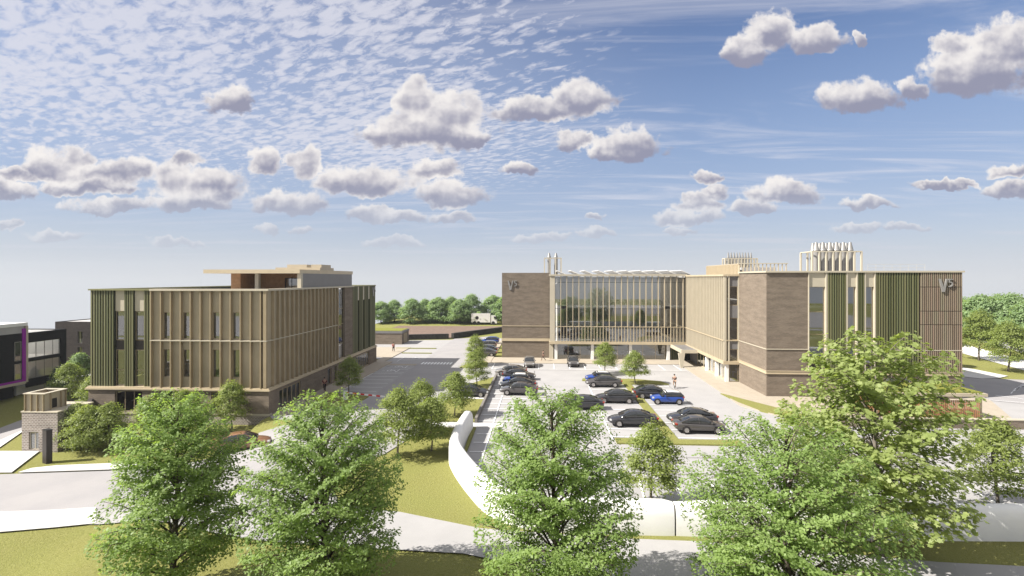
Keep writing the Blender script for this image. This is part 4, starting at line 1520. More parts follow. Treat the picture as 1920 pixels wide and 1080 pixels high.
# ------------------------------------------------------------------ white rounded boundary wall
def rounded_wall(label, pts, w=1.0, h=1.9):
    m = MB()
    P = [Vector((p[0], p[1])) for p in pts]
    rings = []
    prof = [(-1, 0), (-1.0, 0.30), (-0.98, 0.62), (-0.86, 0.83), (-0.62, 0.95), (-0.25, 1.0), (0.25, 1.0), (0.62, 0.95), (0.86, 0.83), (0.98, 0.62), (1.0, 0.30), (1, 0)]
    for i, p in enumerate(P):
        d = (P[min(i + 1, len(P) - 1)] - P[max(i - 1, 0)]).normalized()
        nrm = Vector((-d.y, d.x))
        e = 1.0
        if i in (0, len(P) - 1):
            e = 0.93
        rings.append([(p.x + nrm.x * a * w / 2 * e, p.y + nrm.y * a * w / 2 * e, b * h * e - 0.1) for a, b in prof])
    m.loft(rings)
    o = m.build('boundary_wall', 'render white', smooth=True)
    md = o.modifiers.new('edge', 'EDGE_SPLIT')
    md.split_angle = math.radians(50)
    return tag(o, label, 'wall')


def arc(pts, n=8):
    out = []
    for i in range(len(pts) - 1):
        p0, p1, p2, p3 = (Vector(pts[max(0, min(len(pts) - 1, k))]) for k in (i - 1, i, i + 1, i + 2))
        for k in range(n):
            t = k / n
            out.append(tuple(0.5 * ((2 * p1) + (p2 - p0) * t + (2 * p0 - 5 * p1 + 4 * p2 - p3) * t * t + (3 * p1 - p0 - 3 * p2 + p3) * t ** 3)))
    out.append(tuple(pts[-1]))
    return out


rounded_wall('white rounded wall curving from the lawn around the car park corner', arc([(-6.85, 48.5), (-6.95, 44), (-6.75, 40.3), (-5.9, 37.4), (-4.2, 33.6), (-2.6, 30.9), (-0.5, 29.6), (2.5, 29.35), (7.45, 29.35)], 6))
rounded_wall('long straight white rounded wall from the joint to the right edge', arc([(7.55, 29.35), (16, 29.4), (26, 29.8), (60, 31.2)], 3))

# barrier arm
bg_ = thing('barrier_gate', 'red and white striped barrier arm across the access road', 'barrier', (-22.7, 58.6, 0.1))
m = MB()
m.box(-22.9, -22.5, 58.4, 58.8, 0.1, 1.15)
m.build('barrier_housing', 'white paint', bg_)
a, b = Vector((-22.7, 58.55, 1.0)), Vector((-17.5, 56.7, 1.0))
for mat_, par in (('red paint', 0), ('white paint', 1)):
    m = MB()
    for k in range(10):
        if k % 2 == par:
            m.bar(a.lerp(b, k / 10), a.lerp(b, (k + 1) / 10), 0.09, 0.16)
    m.build('barrier_arm_red' if par == 0 else 'barrier_arm_white', mat_, bg_)
m = MB()
m.bar((-17.6, 56.75, 0.06), (-17.6, 56.75, 0.9), 0.08)
m.build('rest_post', 'steel', bg_)


# ------------------------------------------------------------------ cars
def ring(x, zb, zt, w):
    return [(x, -w * 0.90, zb), (x, -w * 0.985, zb + (zt - zb) * 0.22), (x, -w, zb + (zt - zb) * 0.55), (x, -w * 0.965, zb + (zt - zb) * 0.84), (x, -w * 0.80, zt - 0.01), (x, -w * 0.35, zt + 0.012),
            (x, w * 0.35, zt + 0.012), (x, w * 0.80, zt - 0.01), (x, w * 0.965, zb + (zt - zb) * 0.84), (x, w, zb + (zt - zb) * 0.55), (x, w * 0.985, zb + (zt - zb) * 0.22), (x, w * 0.90, zb)]


SEDAN = dict(
    body=[(-2.34, .46, .80, .66), (-2.30, .34, .92, .76), (-2.12, .26, 1.0, .84), (-1.6, .23, 1.02, .89), (-.6, .2, .97, .905), (.5, .2, .94, .905), (1.05, .2, .93, .895), (1.6, .21, .86, .88), (2.1, .25, .74, .82), (2.30, .33, .64, .72), (2.36, .44, .58, .6)],
    cab=[(-1.82, 1.0, 1.02, .80, .77), (-1.35, .98, 1.23, .84, .66), (-.85, .95, 1.39, .845, .60), (-.2, .93, 1.445, .845, .60), (.3, .92, 1.42, .845, .61), (.75, .91, 1.21, .84, .68), (1.28, .90, .93, .82, .77)],
    roof=(-.95, .38), wheels=(-1.38, 1.42), wr=.325, b=-.22, tail=-2.33, nose=2.27, lz=(.84, .62), wl=.66)
MINI = dict(
    body=[(-1.80, .42, .84, .66), (-1.76, .30, .93, .74), (-1.55, .24, .97, .80), (-1.0, .2, .96, .835), (-.3, .2, .94, .84), (.4, .2, .93, .84), (.8, .2, .93, .83), (1.25, .21, .87, .80), (1.6, .25, .76, .74), (1.76, .34, .66, .66), (1.80, .44, .6, .58)],
    cab=[(-1.72, .95, .98, .76, .74), (-1.55, .94, 1.24, .79, .68), (-1.35, .93, 1.38, .80, .65), (-.5, .92, 1.42, .80, .65), (.15, .92, 1.40, .80, .65), (.5, .92, 1.20, .79, .69), (.78, .92, .95, .78, .73)],
    roof=(-1.6, .28), wheels=(-1.2, 1.2), wr=.315, b=-.35, tail=-1.79, nose=1.70, lz=(.84, .72), wl=.60)
HATCH = dict(
    body=[(-2.05, .44, .88, .68), (-2.0, .32, .97, .78), (-1.75, .25, 1.0, .85), (-1.1, .22, .99, .89), (-.3, .2, .97, .9), (.5, .2, .95, .9), (1.0, .2, .95, .89), (1.5, .21, .88, .87), (1.9, .25, .76, .80), (2.08, .34, .66, .7), (2.12, .44, .6, .6)],
    cab=[(-1.98, .97, 1.0, .80, .78), (-1.75, .96, 1.26, .84, .70), (-1.4, .95, 1.44, .85, .66), (-.5, .94, 1.50, .85, .65), (.25, .94, 1.46, .85, .65), (.7, .93, 1.22, .84, .71), (1.15, .93, .96, .82, .78)],
    roof=(-1.72, .34), wheels=(-1.3, 1.35), wr=.32, b=-.3, tail=-2.03, nose=2.03, lz=(.9, .7), wl=.66)


def interp(st, x):
    for p, q in zip(st[:-1], st[1:]):
        if p[0] <= x <= q[0]:
            t = (x - p[0]) / (q[0] - p[0])
            return [p[i] + (q[i] - p[i]) * t for i in range(len(p))]
    return list(st[0] if x < st[0][0] else st[-1])


def make_car(name, S, paint, roofpaint=None):
    t = thing(name, '', 'car')
    O = (0, 0, 0)
    m = MB()
    m.loft([ring(*s) for s in S['body']])
    m.build('body', paint, t, O, True, 1)
    # dark glasshouse
    m = MB()
    m.loft([[(x, -wb, zb), (x, -wb + (wb - wr) * .55, zb + (zt - zb) * .6), (x, -wr, zt - .02), (x, -wr * .5, zt + .012), (x, wr * .5, zt + .012), (x, wr, zt - .02), (x, wb - (wb - wr) * .55, zb + (zt - zb) * .6), (x, wb, zb)] for (x, zb, zt, wb, wr) in S['cab']])
    m.build('windows', 'car glass', t, O, True)
    # painted roof with pillars
    m = MB()
    x0, x1 = S['roof']
    rr_ = []
    for k in range(7):
        x = x0 + (x1 - x0) * k / 6
        _, zb, zt, wb, wr = interp(S['cab'], x)
        rr_.append([(x, -wr - .012, zt - .045), (x, -wr * .93, zt + .005), (x, -wr * .5, zt + .032), (x, wr * .5, zt + .032), (x, wr * .93, zt + .005), (x, wr + .012, zt - .045), (x, wr * .5, zt + .002), (x, -wr * .5, zt + .002)])
    m.loft(rr_)
    m.build('roof', roofpaint or paint, t, O, True)
    pm = paint if roofpaint is None else 'car glass'
    c0, c1 = S['cab'][0], S['cab'][-1]
    rx0, rx1 = interp(S['cab'], x0), interp(S['cab'], x1)
    bx = interp(S['cab'], S['b'])
    for sg in (-1, 1):
        MB().bar((c1[0], sg * c1[4], c1[2]), (x1, sg * (rx1[4] + .005), rx1[2] - .02), .05, .06).build('pillar', pm, t, O)
        MB().bar((c0[0], sg * c0[4], c0[2]), (x0, sg * (rx0[4] + .005), rx0[2] - .02), .10, .10).build('pillar', pm, t, O)
        MB().bar((S['b'], sg * (bx[3] + .005), bx[1]), (S['b'] - .03, sg * (bx[4] + .01), bx[2] - .03), .03, .07).build('pillar', pm, t, O)
    for xw in S['wheels']:
        w_at = interp(S['body'], xw)[3]
        for sg in (-1, 1):
            r = S['wr']
            m = MB()
            m.lathe([(r + .055, 0), (r + .055, .012)], 20, 'y')
            yy = sg * (w_at + .002) - (.006 if sg > 0 else .006)
            a_ = m.build('wheel_arch', 'tyre', t, O)
            a_.location = (xw, yy, r)
            m = MB()
            m.lathe([(r * .62, -.10), (r * .95, -.10), (r, -.07), (r, .07), (r * .95, .10), (r * .62, .10)], 20, 'y')
            w = m.build('wheel', 'tyre', t, O, True)
            w.location = (xw, sg * (w_at - .075), r)
            m = MB()
            m.lathe([(r * .66, -.112), (r * .60, -.118), (r * .56, -.10), (r * .2, -.112), (.02, -.116), (.02, .116), (r * .2, .112), (r * .56, .10), (r * .60, .118), (r * .66, .112)], 14, 'y')
            m.build('rim', 'rim', w, O)
    for sg in (-1, 1):
        m = MB()
        y0 = sg * S['wl']
        m.box(S['nose'] - .16, S['nose'] + .03, y0 - .17, y0 + .13, S['lz'][1] - .055, S['lz'][1] + .075)
        m.build('headlight', 'lamp clear', t, O)
        m = MB()
        m.box(S['tail'] - .02, S['tail'] + .16, y0 - .14, y0 + .16, S['lz'][0] - .08, S['lz'][0] + .07)
        m.build('taillight', 'lamp red', t, O)
        m = MB()
        xm = S['cab'][-1][0] - .42
        m.box(xm - .06, xm + .07, sg * .86, sg * 1.03, .93, 1.07)
        m.build('wing_mirror', paint, t, O)
    m = MB()
    m.box(S['nose'] + .03, S['nose'] + .11, -.42, .42, .40, .52)
    m.build('grille', 'black metal', t, O)
    m = MB()
    m.box(S['tail'] - .03, S['tail'] + .01, -.26, .26, .60, .71)
    m.build('number_plate', 'plate', t, O)
    return t


KINDS = {
    'graphite': lambda: make_car('saloon_car', SEDAN, 'paint graphite'),
    'grey': lambda: make_car('saloon_car', SEDAN, 'paint grey'),
    'silver': lambda: make_car('saloon_car', SEDAN, 'paint silver'),
    'black': lambda: make_car('saloon_car', SEDAN, 'paint black'),
    'mini': lambda: make_car('small_car', MINI, 'paint blue', 'paint white'),
    'hsilver': lambda: make_car('hatchback_car', HATCH, 'paint silver'),
    'hgrey': lambda: make_car('hatchback_car', HATCH, 'paint grey'),
    'hblue': lambda: make_car('hatchback_car', HATCH, 'paint blue'),
    'orange': lambda: make_car('saloon_car', SEDAN, 'paint orange'),
    'red': lambda: make_car('hatchback_car', HATCH, 'paint red'),
}
CARS = [
    ('hsilver', -1.75, 83.2, -90, 'silver hatchback facing out of a bay before the V5 brick wing'),
    ('hgrey', 5.35, 84.2, -90, 'dark hatchback facing out of a bay before the ground floor glazing'),
    ('silver', -4.3, 75.6, 180, 'silver saloon at the far end of the kerbside row'),
    ('graphite', -3.0, 72.3, 0, 'dark saloon with tail lamps to the kerb, behind the white roofed car'),
    ('mini', -3.3, 69.2, 180, 'blue car with white roof squeezed between dark saloons in the kerbside row'),
    ('black', -2.9, 66.1, 180, 'black saloon half hidden behind the grey saloon in the kerbside row'),
    ('grey', -2.6, 63.0, 180, 'grey saloon nearest in the kerbside row, above the big tree'),
    ('graphite', -8.5, 61.7, 0, 'dark saloon alone on the white pad inside the grass verge'),
    ('mini', 8.0, 71.2, 180, 'blue car with white roof behind the farthest saloon of the island row'),
    ('grey', 8.35, 68.2, 180, 'dark grey saloon beside the grass tip with the two round trees'),
    ('graphite', 8.7, 59.5, 180, 'dark saloon in the middle of the row left of the grass strip'),
    ('graphite', 4.55, 56.4, 180, 'dark car almost hidden by the top of the central tree'),
    ('graphite', 8.95, 50.3, 180, 'dark saloon nearest left of the grass strip, rear against the strip'),
    ('graphite', 13.4, 62.0, 0, 'dark saloon behind the blue car, right of the grass strip'),
    ('mini', 14.4, 59.3, 180, 'bright blue car with white roof right of the grass strip'),
    ('graphite', 14.9, 51.3, 180, 'dark saloon with its nose to the grass strip, behind the nearest saloon'),
    ('grey', 14.75, 48.5, 0, 'dark grey saloon nearest of all, partly behind the large tree'),
    ('orange', -26.2, 43.6, 24, 'orange brown saloon on the road between two large trees'),
    ('red', 100.2, 127.0, 160, 'small red car on the far road right of the slatted facade'),
    ('hblue', -11.0, 111.6, 180, 'blue car farthest in the row beside the brick wing'),
    ('hsilver', -10.9, 104.4, 180, 'silver car second farthest beside the brick wing'),
    ('graphite', -10.5, 98.0, 180, 'dark car third along beside the brick wing'),
    ('grey', -10.2, 93.6, 180, 'grey car nearest of those beside the brick wing, behind the verge trees'),
]
protos = {}
for kind, x, y, a, label in CARS:
    if kind not in protos:
        o = protos[kind] = KINDS[kind]()
    else:
        o = copy_tree(protos[kind])
    zc = ground_h(x, y) + 0.09
    if -25 < x < -21 or (-9.5 < x < -7 and 60 < y < 63):
        zc += 0.0
    o.location = (x, y, zc)
    o.rotation_euler = (0, 0, math.radians(a + 1.6 * math.sin(x * 3.1 + y)))
    o['label'] = label
    o['group'] = 'cars parked around the site'

lr = thing('lorry', 'white box lorry with a dark emblem passing behind the earth bank', 'lorry', (-17, 156, 0.3))
m = MB()
m.box(-21.0, -15.2, 155.2, 157.6, 0.9, 3.6)
m.build('box_body', 'paint white', lr)
m = MB()
m.prism([(-15.1, 0.6), (-13.2, 0.6), (-13.15, 1.7), (-13.6, 2.9), (-15.1, 3.1)], 155.3, 157.5)
m.build('cab', 'paint white', lr)
m = MB()
m.prism([(-13.9, 1.8), (-13.14, 1.8), (-13.55, 2.7), (-14.2, 2.7)], 155.27, 157.53)
m.build('cab_window', 'car glass', lr)
m = MB()
m.lathe([(0.55, 0), (0.55, 0.02)], 16, 'y', (-19.3, 155.17, 2.3))
m.build('emblem', 'black metal', lr)
for x in (-20, -18.8, -14.3):
    m = MB()
    m.lathe([(0.48, 0), (0.48, 0.3)], 16, 'y', (x, 155.2, 0.78))
    m.build('wheel', 'tyre', lr)


# ------------------------------------------------------------------ people
def person(label, x, y, rz, top, legs, pose, hair=True, z=None):
    t = thing('person', label, 'person', (x, y, ground_h(x, y) + 0.14 if z is None else z), rz)
    P = pose

    def skin(name, mat, V, E, parent, root=0):
        me = bpy.data.meshes.new(name)
        me.from_pydata([v[:3] for v in V], E, [])
        me.materials.append(MATS[mat])
        o = bpy.data.objects.new(name, me)
        C.objects.link(o)
        o.parent = parent
        md = o.modifiers.new('skin', 'SKIN')
        md.use_smooth_shade = True
        for i, v in enumerate(V):
            me.skin_vertices[0].data[i].radius = (v[3], v[4] if len(v) > 4 else v[3])
        me.skin_vertices[0].data[root].use_root = True
        sub = o.modifiers.new('sub', 'SUBSURF')
        sub.levels = sub.render_levels = 1
        return o
    V, E = [], []

    def a(p, r, prev=None):
        V.append((*p, r))
        if prev is not None:
            E.append((prev, len(V) - 1))
        return len(V) - 1
    pel = a(P['pelvis'], .13)
    ch = a(P['chest'], .15, pel)
    nk = a(P['neck'], .055, ch)
    a(P['head0'], .085, nk)
    hd = len(V) - 1
    a(P['head1'], .09, hd)
    body_arms = []
    for sd in ('l', 'r'):
        s1 = a(P['sh' + sd], .065, ch)
        s2 = a(P['el' + sd], .045, s1)
        s3 = a(P['wr' + sd], .032, s2)
        a(P['ha' + sd], .035, s3)
        h1 = a(P['hip' + sd], .095, pel)
        k1 = a(P['kn' + sd], .062, h1)
        an = a(P['an' + sd], .042, k1)
        a(P['to' + sd], .038, an)
    skin('body', 'skin', V, E, t)
    tv = [(*P['pelvis'], .145), (*P['chest'], .168)]
    te = [(0, 1)]
    for sd in ('l', 'r'):
        b0 = len(tv)
        tv += [(*P['sh' + sd], .078), (*P['el' + sd], .056)]
        te += [(1, b0), (b0, b0 + 1)]
    skin('jacket', top, tv, te, t)
    lv = [(*P['pelvis'], .148)]
    le = []
    for sd in ('l', 'r'):
        b0 = len(lv)
        lv += [(*P['hip' + sd], .106), (*P['kn' + sd], .074), (*P['an' + sd], .054)]
        le += [(0, b0), (b0, b0 + 1), (b0 + 1, b0 + 2)]
    skin('trousers', legs, lv, le, t)
    m = MB()
    h1 = P['head1']
    m.lathe([(.02, -.04), (.10, -.03), (.112, .03), (.09, .10), (.02, .125)], 10, 'z', (h1[0] - .02, h1[1], h1[2]))
    m.build('hair', 'hair', t, (0, 0, 0), True)
    return t


def walk(s=1.0):
    return dict(pelvis=(0, 0, .95), chest=(.03, 0, 1.34), neck=(.03, 0, 1.52), head0=(.05, 0, 1.62), head1=(.06, 0, 1.72),
                shl=(.03, .20, 1.42), ell=(-.10, .25, 1.14), wrl=(-.05, .25, .90), hal=(-.02, .25, .80),
                shr=(.03, -.20, 1.42), elr=(.10, -.25, 1.14), wrr=(.22, -.24, .93), har=(.27, -.24, .85),
                hipl=(.0, .10, .90), knl=(.22 * s, .10, .50), anl=(.25 * s, .10, .08), tol=(.42 * s, .11, .04),
                hipr=(0, -.10, .90), knr=(-.02, -.10, .50), anr=(-.32 * s, -.10, .14), tor=(-.20 * s, -.11, .03))


person('person in pink top and dark trousers walking behind the left office', -28.3, 97.4, math.radians(-60), 'cloth pink', 'cloth dark', walk())
person('person in dark clothes striding along the path before the brick wing', 0.55, 88.2, math.radians(175), 'cloth dark', 'cloth brown', walk(1.2))
person('person in maroon standing in shade by the left office door', -26.9, 62.6, math.radians(-90), 'cloth maroon', 'cloth dark', walk(.3))
cyc = dict(pelvis=(-.18, 0, 1.0), chest=(.08, 0, 1.36), neck=(.16, 0, 1.52), head0=(.20, 0, 1.60), head1=(.23, 0, 1.69),
           shl=(.10, .20, 1.42), ell=(.28, .26, 1.20), wrl=(.46, .25, 1.07), hal=(.53, .25, 1.05),
           shr=(.10, -.20, 1.42), elr=(.28, -.26, 1.20), wrr=(.46, -.25, 1.07), har=(.53, -.25, 1.05),
           hipl=(-.16, .10, .96), knl=(.22, .12, .78), anl=(.06, .12, .42), tol=(.22, .12, .38),
           hipr=(-.16, -.10, .96), knr=(.14, -.12, .56), anr=(.0, -.12, .20), tor=(.16, -.12, .15))
cx, cyy = 17.4, 67.5
person('person with brown jacket riding a bicycle across the car park', cx, cyy, math.radians(80), 'cloth brown', 'cloth tan', cyc, z=0.05)
bk = thing('bicycle', 'pale bicycle ridden by the person in the car park', 'bicycle', (cx, cyy, 0.05), math.radians(80))
for xw in (-.52, .52):
    m = MB()
    m.tube([(xw + .33 * math.cos(k * math.pi / 9), 0, .34 + .33 * math.sin(k * math.pi / 9)) for k in range(19)], .022, 5)
    w = m.build('wheel', 'tyre', bk, (0, 0, 0))
    m = MB()
    for k in range(6):
        an = k * math.pi / 6
        m.bar((xw - .32 * math.cos(an), 0, .34 - .32 * math.sin(an)), (xw + .32 * math.cos(an), 0, .34 + .32 * math.sin(an)), .008)
    m.build('spokes', 'steel', w, (0, 0, 0))
m = MB()
for p, q in (((-.52, 0, .34), (-.05, 0, .30)), ((-.05, 0, .30), (-.2, 0, .86)), ((-.2, 0, .82), (.36, 0, .84)), ((-.05, 0, .30), (.38, 0, .78)), ((.36, 0, .95), (.52, 0, .34)), ((-.52, 0, .34), (-.2, 0, .82))):
    m.tube([p, q], .02, 6)
m.build('frame', 'white paint', bk, (0, 0, 0))
m = MB()
m.tube([(.52, -.25, 1.03), (.40, -.1, 1.0), (.40, .1, 1.0), (.52, .25, 1.03)], .016, 6)
m.build('handlebar', 'black metal', bk, (0, 0, 0))
m = MB()
m.box(-.32, -.06, -.07, .07, .86, .92)
m.build('saddle', 'black metal', bk, (0, 0, 0))
m = MB()
m.bar((-.05, -.12, .16), (-.05, -.05, .30), .02)
m.bar((-.05, .05, .30), (.05, .12, .38), .02)
m.build('pedals', 'black metal', bk, (0, 0, 0))


# ------------------------------------------------------------------ trees
def leaf_mesh(name, centres, normals, size, mat, rng, lobed=False):
    """many small leaf-shaped faces; every leaf its own folded blade"""
    n = len(centres)
    nr = normals / np.maximum(np.linalg.norm(normals, axis=1, keepdims=True), 1e-6)
    rv = rng.normal(size=(n, 3))
    tg = rv - nr * (rv * nr).sum(1, keepdims=True)
    tg /= np.maximum(np.linalg.norm(tg, axis=1, keepdims=True), 1e-6)
    bt = np.cross(nr, tg)
    s = (size * rng.uniform(0.65, 1.3, n))[:, None]
    if lobed:
        outl = [(-0.5, 0.0, 0.0), (-0.25, 0.42, 0.05), (0.0, 0.30, 0.03), (0.22, 0.50, 0.06), (0.30, 0.18, 0.0), (0.62, 0.0, -0.08), (0.30, -0.18, 0.0), (0.22, -0.50, 0.06), (0.0, -0.30, 0.03), (-0.25, -0.42, 0.05)]
    else:
        outl = [(-0.5, 0.0, 0.0), (-0.05, 0.34, 0.09), (0.6, 0.0, -0.06), (-0.05, -0.34, 0.09)]
    k = len(outl)
    V = np.empty((n, k, 3))
    for i, (a, b, c) in enumerate(outl):
        V[:, i] = centres + s * (a * tg + b * bt + c * nr)
    me = bpy.data.meshes.new(name)
    me.vertices.add(n * k)
    me.vertices.foreach_set('co', V.reshape(-1).astype(np.float32))
    me.loops.add(n * k)
    me.loops.foreach_set('vertex_index', np.arange(n * k, dtype=np.int32))
    me.polygons.add(n)
    me.polygons.foreach_set('loop_start', np.arange(0, n * k, k, dtype=np.int32))
    try:
        me.polygons.foreach_set('loop_total', np.full(n, k, dtype=np.int32))
    except Exception:
        pass
    me.update(calc_edges=True)
    me.validate()
    me.materials.append(MATS[mat])
    return me


def make_tree(name, seed, H, R, zb, n_leaf, leaf, mat, bark, limbs=26, twigs=7, spray=0.75, flat=0.28, fork=0.5, shape=1.0, lobed=False, droop=0.25, tr=0.16):
    """trunk with limbs; leaves hang in flattened sprays at the twig ends"""
    rnd = random.Random(seed)
    rng = np.random.default_rng(seed)
    t = thing(name, '', 'tree')
    m = MB()
    lean = (rnd.uniform(-.03, .03) * H, rnd.uniform(-.03, .03) * H)

    def axis(z):
        k = z / H
        return Vector((lean[0] * k + .12 * math.sin(k * 5 + seed), lean[1] * k + .12 * math.cos(k * 4 + seed), z))
    zt = zb + (H - zb) * 0.82
    pts = [axis(zt * k / 9) for k in range(10)]
    m.tube(pts, [tr * (1.35 if k == 0 else 1.0) * (1 - 0.85 * (k / 9) ** 1.2) + .012 for k in range(10)], 8)

    def env(z):
        """crown half-width at height z"""
        k = (z - zb) / (H - zb)
        k = min(max(k, 0.0), 1.0)
        return R * (math.sin(math.pi * (k ** (0.60 * shape) * 0.92 + 0.08)) ** (0.55 + 0.5 * k))
    ends = []
    for i in range(limbs):
        f = (i + rnd.uniform(0, .8)) / limbs
        z0 = max(0.25 * H * (zb / H + .3), zb * 0.9 + (zt - zb) * (f ** 1.15) * 0.92)
        az = i * 2.399 + rnd.uniform(-.4, .4)
        rise = (0.15 + 0.85 * f) * rnd.uniform(.7, 1.2)
        z1 = min(H * 0.985, z0 + (H - z0) * (0.03 + .62 * f) * rnd.uniform(.6, 1.15))
        r1 = env(z1) * rnd.uniform(.62, 1.04)
        p0 = axis(z0)
        tip = Vector((math.cos(az) * r1, math.sin(az) * r1, z1)) + Vector((lean[0], lean[1], 0)) * (z1 / H)
        mid = p0.lerp(tip, .5) + Vector((0, 0, .12 * (tip - p0).length * (1 - f) + .05))
        L = [p0, p0.lerp(mid, .55) + Vector((rnd.uniform(-.1, .1), rnd.uniform(-.1, .1), 0)), mid, mid.lerp(tip, .55) + Vector((rnd.uniform(-.1, .1), rnd.uniform(-.1, .1), .05)), tip]
        rad = tr * (0.42 - .2 * f)
        m.tube(L, [rad, rad * .8, rad * .55, rad * .35, rad * .12], 5)
        ends.append((tip, az, 1.0))
        for j in range(twigs):
            k = rnd.uniform(.30, .98)
            q = L[int(k * 4)].lerp(L[min(4, int(k * 4) + 1)], k * 4 % 1)
            a2 = az + rnd.choice((-1, 1)) * rnd.uniform(.35, 1.3)
            ln = R * rnd.uniform(.16, .42) * (1.15 - .4 * f)
            e = q + Vector((math.cos(a2) * ln, math.sin(a2) * ln, rnd.uniform(-.10, .45) * ln + .1))
            rr_ = math.hypot(e.x - lean[0], e.y - lean[1])
            mx = env(e.z) * 1.06
            if rr_ > mx and rr_ > 0.01:
                e.x *= mx / rr_
                e.y *= mx / rr_
            m.tube([q, q.lerp(e, .5) + Vector((0, 0, .04 * ln)), e], [rad * .28, rad * .18, rad * .07], 4)
            ends.append((e, a2, .8))
    m.build('trunk', bark, t, (0, 0, 0), True)
    # leader sprays
    for j in range(max(3, limbs // 6)):
        a2 = rnd.uniform(0, 6.28)
        z1 = zt + (H - zt) * rnd.uniform(.2, .95)
        ends.append((Vector((lean[0] + math.cos(a2) * env(z1) * rnd.uniform(.1, .7), lean[1] + math.sin(a2) * env(z1) * rnd.uniform(.1, .7), z1)), a2, .8))
    per = max(6, n_leaf // len(ends))
    cs, ns = [], []
    for (e, a2, wgt) in ends:
        k = int(per * rnd.uniform(.6, 1.4))
        sp = spray * rnd.uniform(.7, 1.35)
        d = rng.normal(size=(k, 3)) * np.array([.5, .5, .5 * flat])
        d *= sp
        rad2 = np.linalg.norm(d[:, :2], axis=1)
        d[:, 2] -= droop * rad2 ** 2 / max(sp, .1)
        c_ = d + np.array(e)
        cs.append(c_)
        out = np.array([math.cos(a2), math.sin(a2), 0])
        nn = np.array([0, 0, 1.0]) + out * .35 + d * np.array([.5, .5, 0]) / max(sp, .1) + rng.normal(size=(k, 3)) * .42
        ns.append(nn)
    cs, ns = np.concatenate(cs), np.concatenate(ns)
    keep = cs[:, 2] < H * 1.01
    me = leaf_mesh('crown', cs[keep], ns[keep], leaf, mat, rng, lobed)
    o = bpy.data.objects.new('crown', me)
    C.objects.link(o)
    o.parent = t
    return t


def put(t, x, y, rz, s, label, group, z=None, cat=None):
    t.location = (x, y, (ground_h(x, y) if z is None else z) - 0.03)
    t.rotation_euler = (0, 0, rz)
    t.scale = s if hasattr(s, '__len__') else (s, s, s)
    t['label'] = label
    t['group'] = group
    if cat:
        t['category'] = cat
    return t


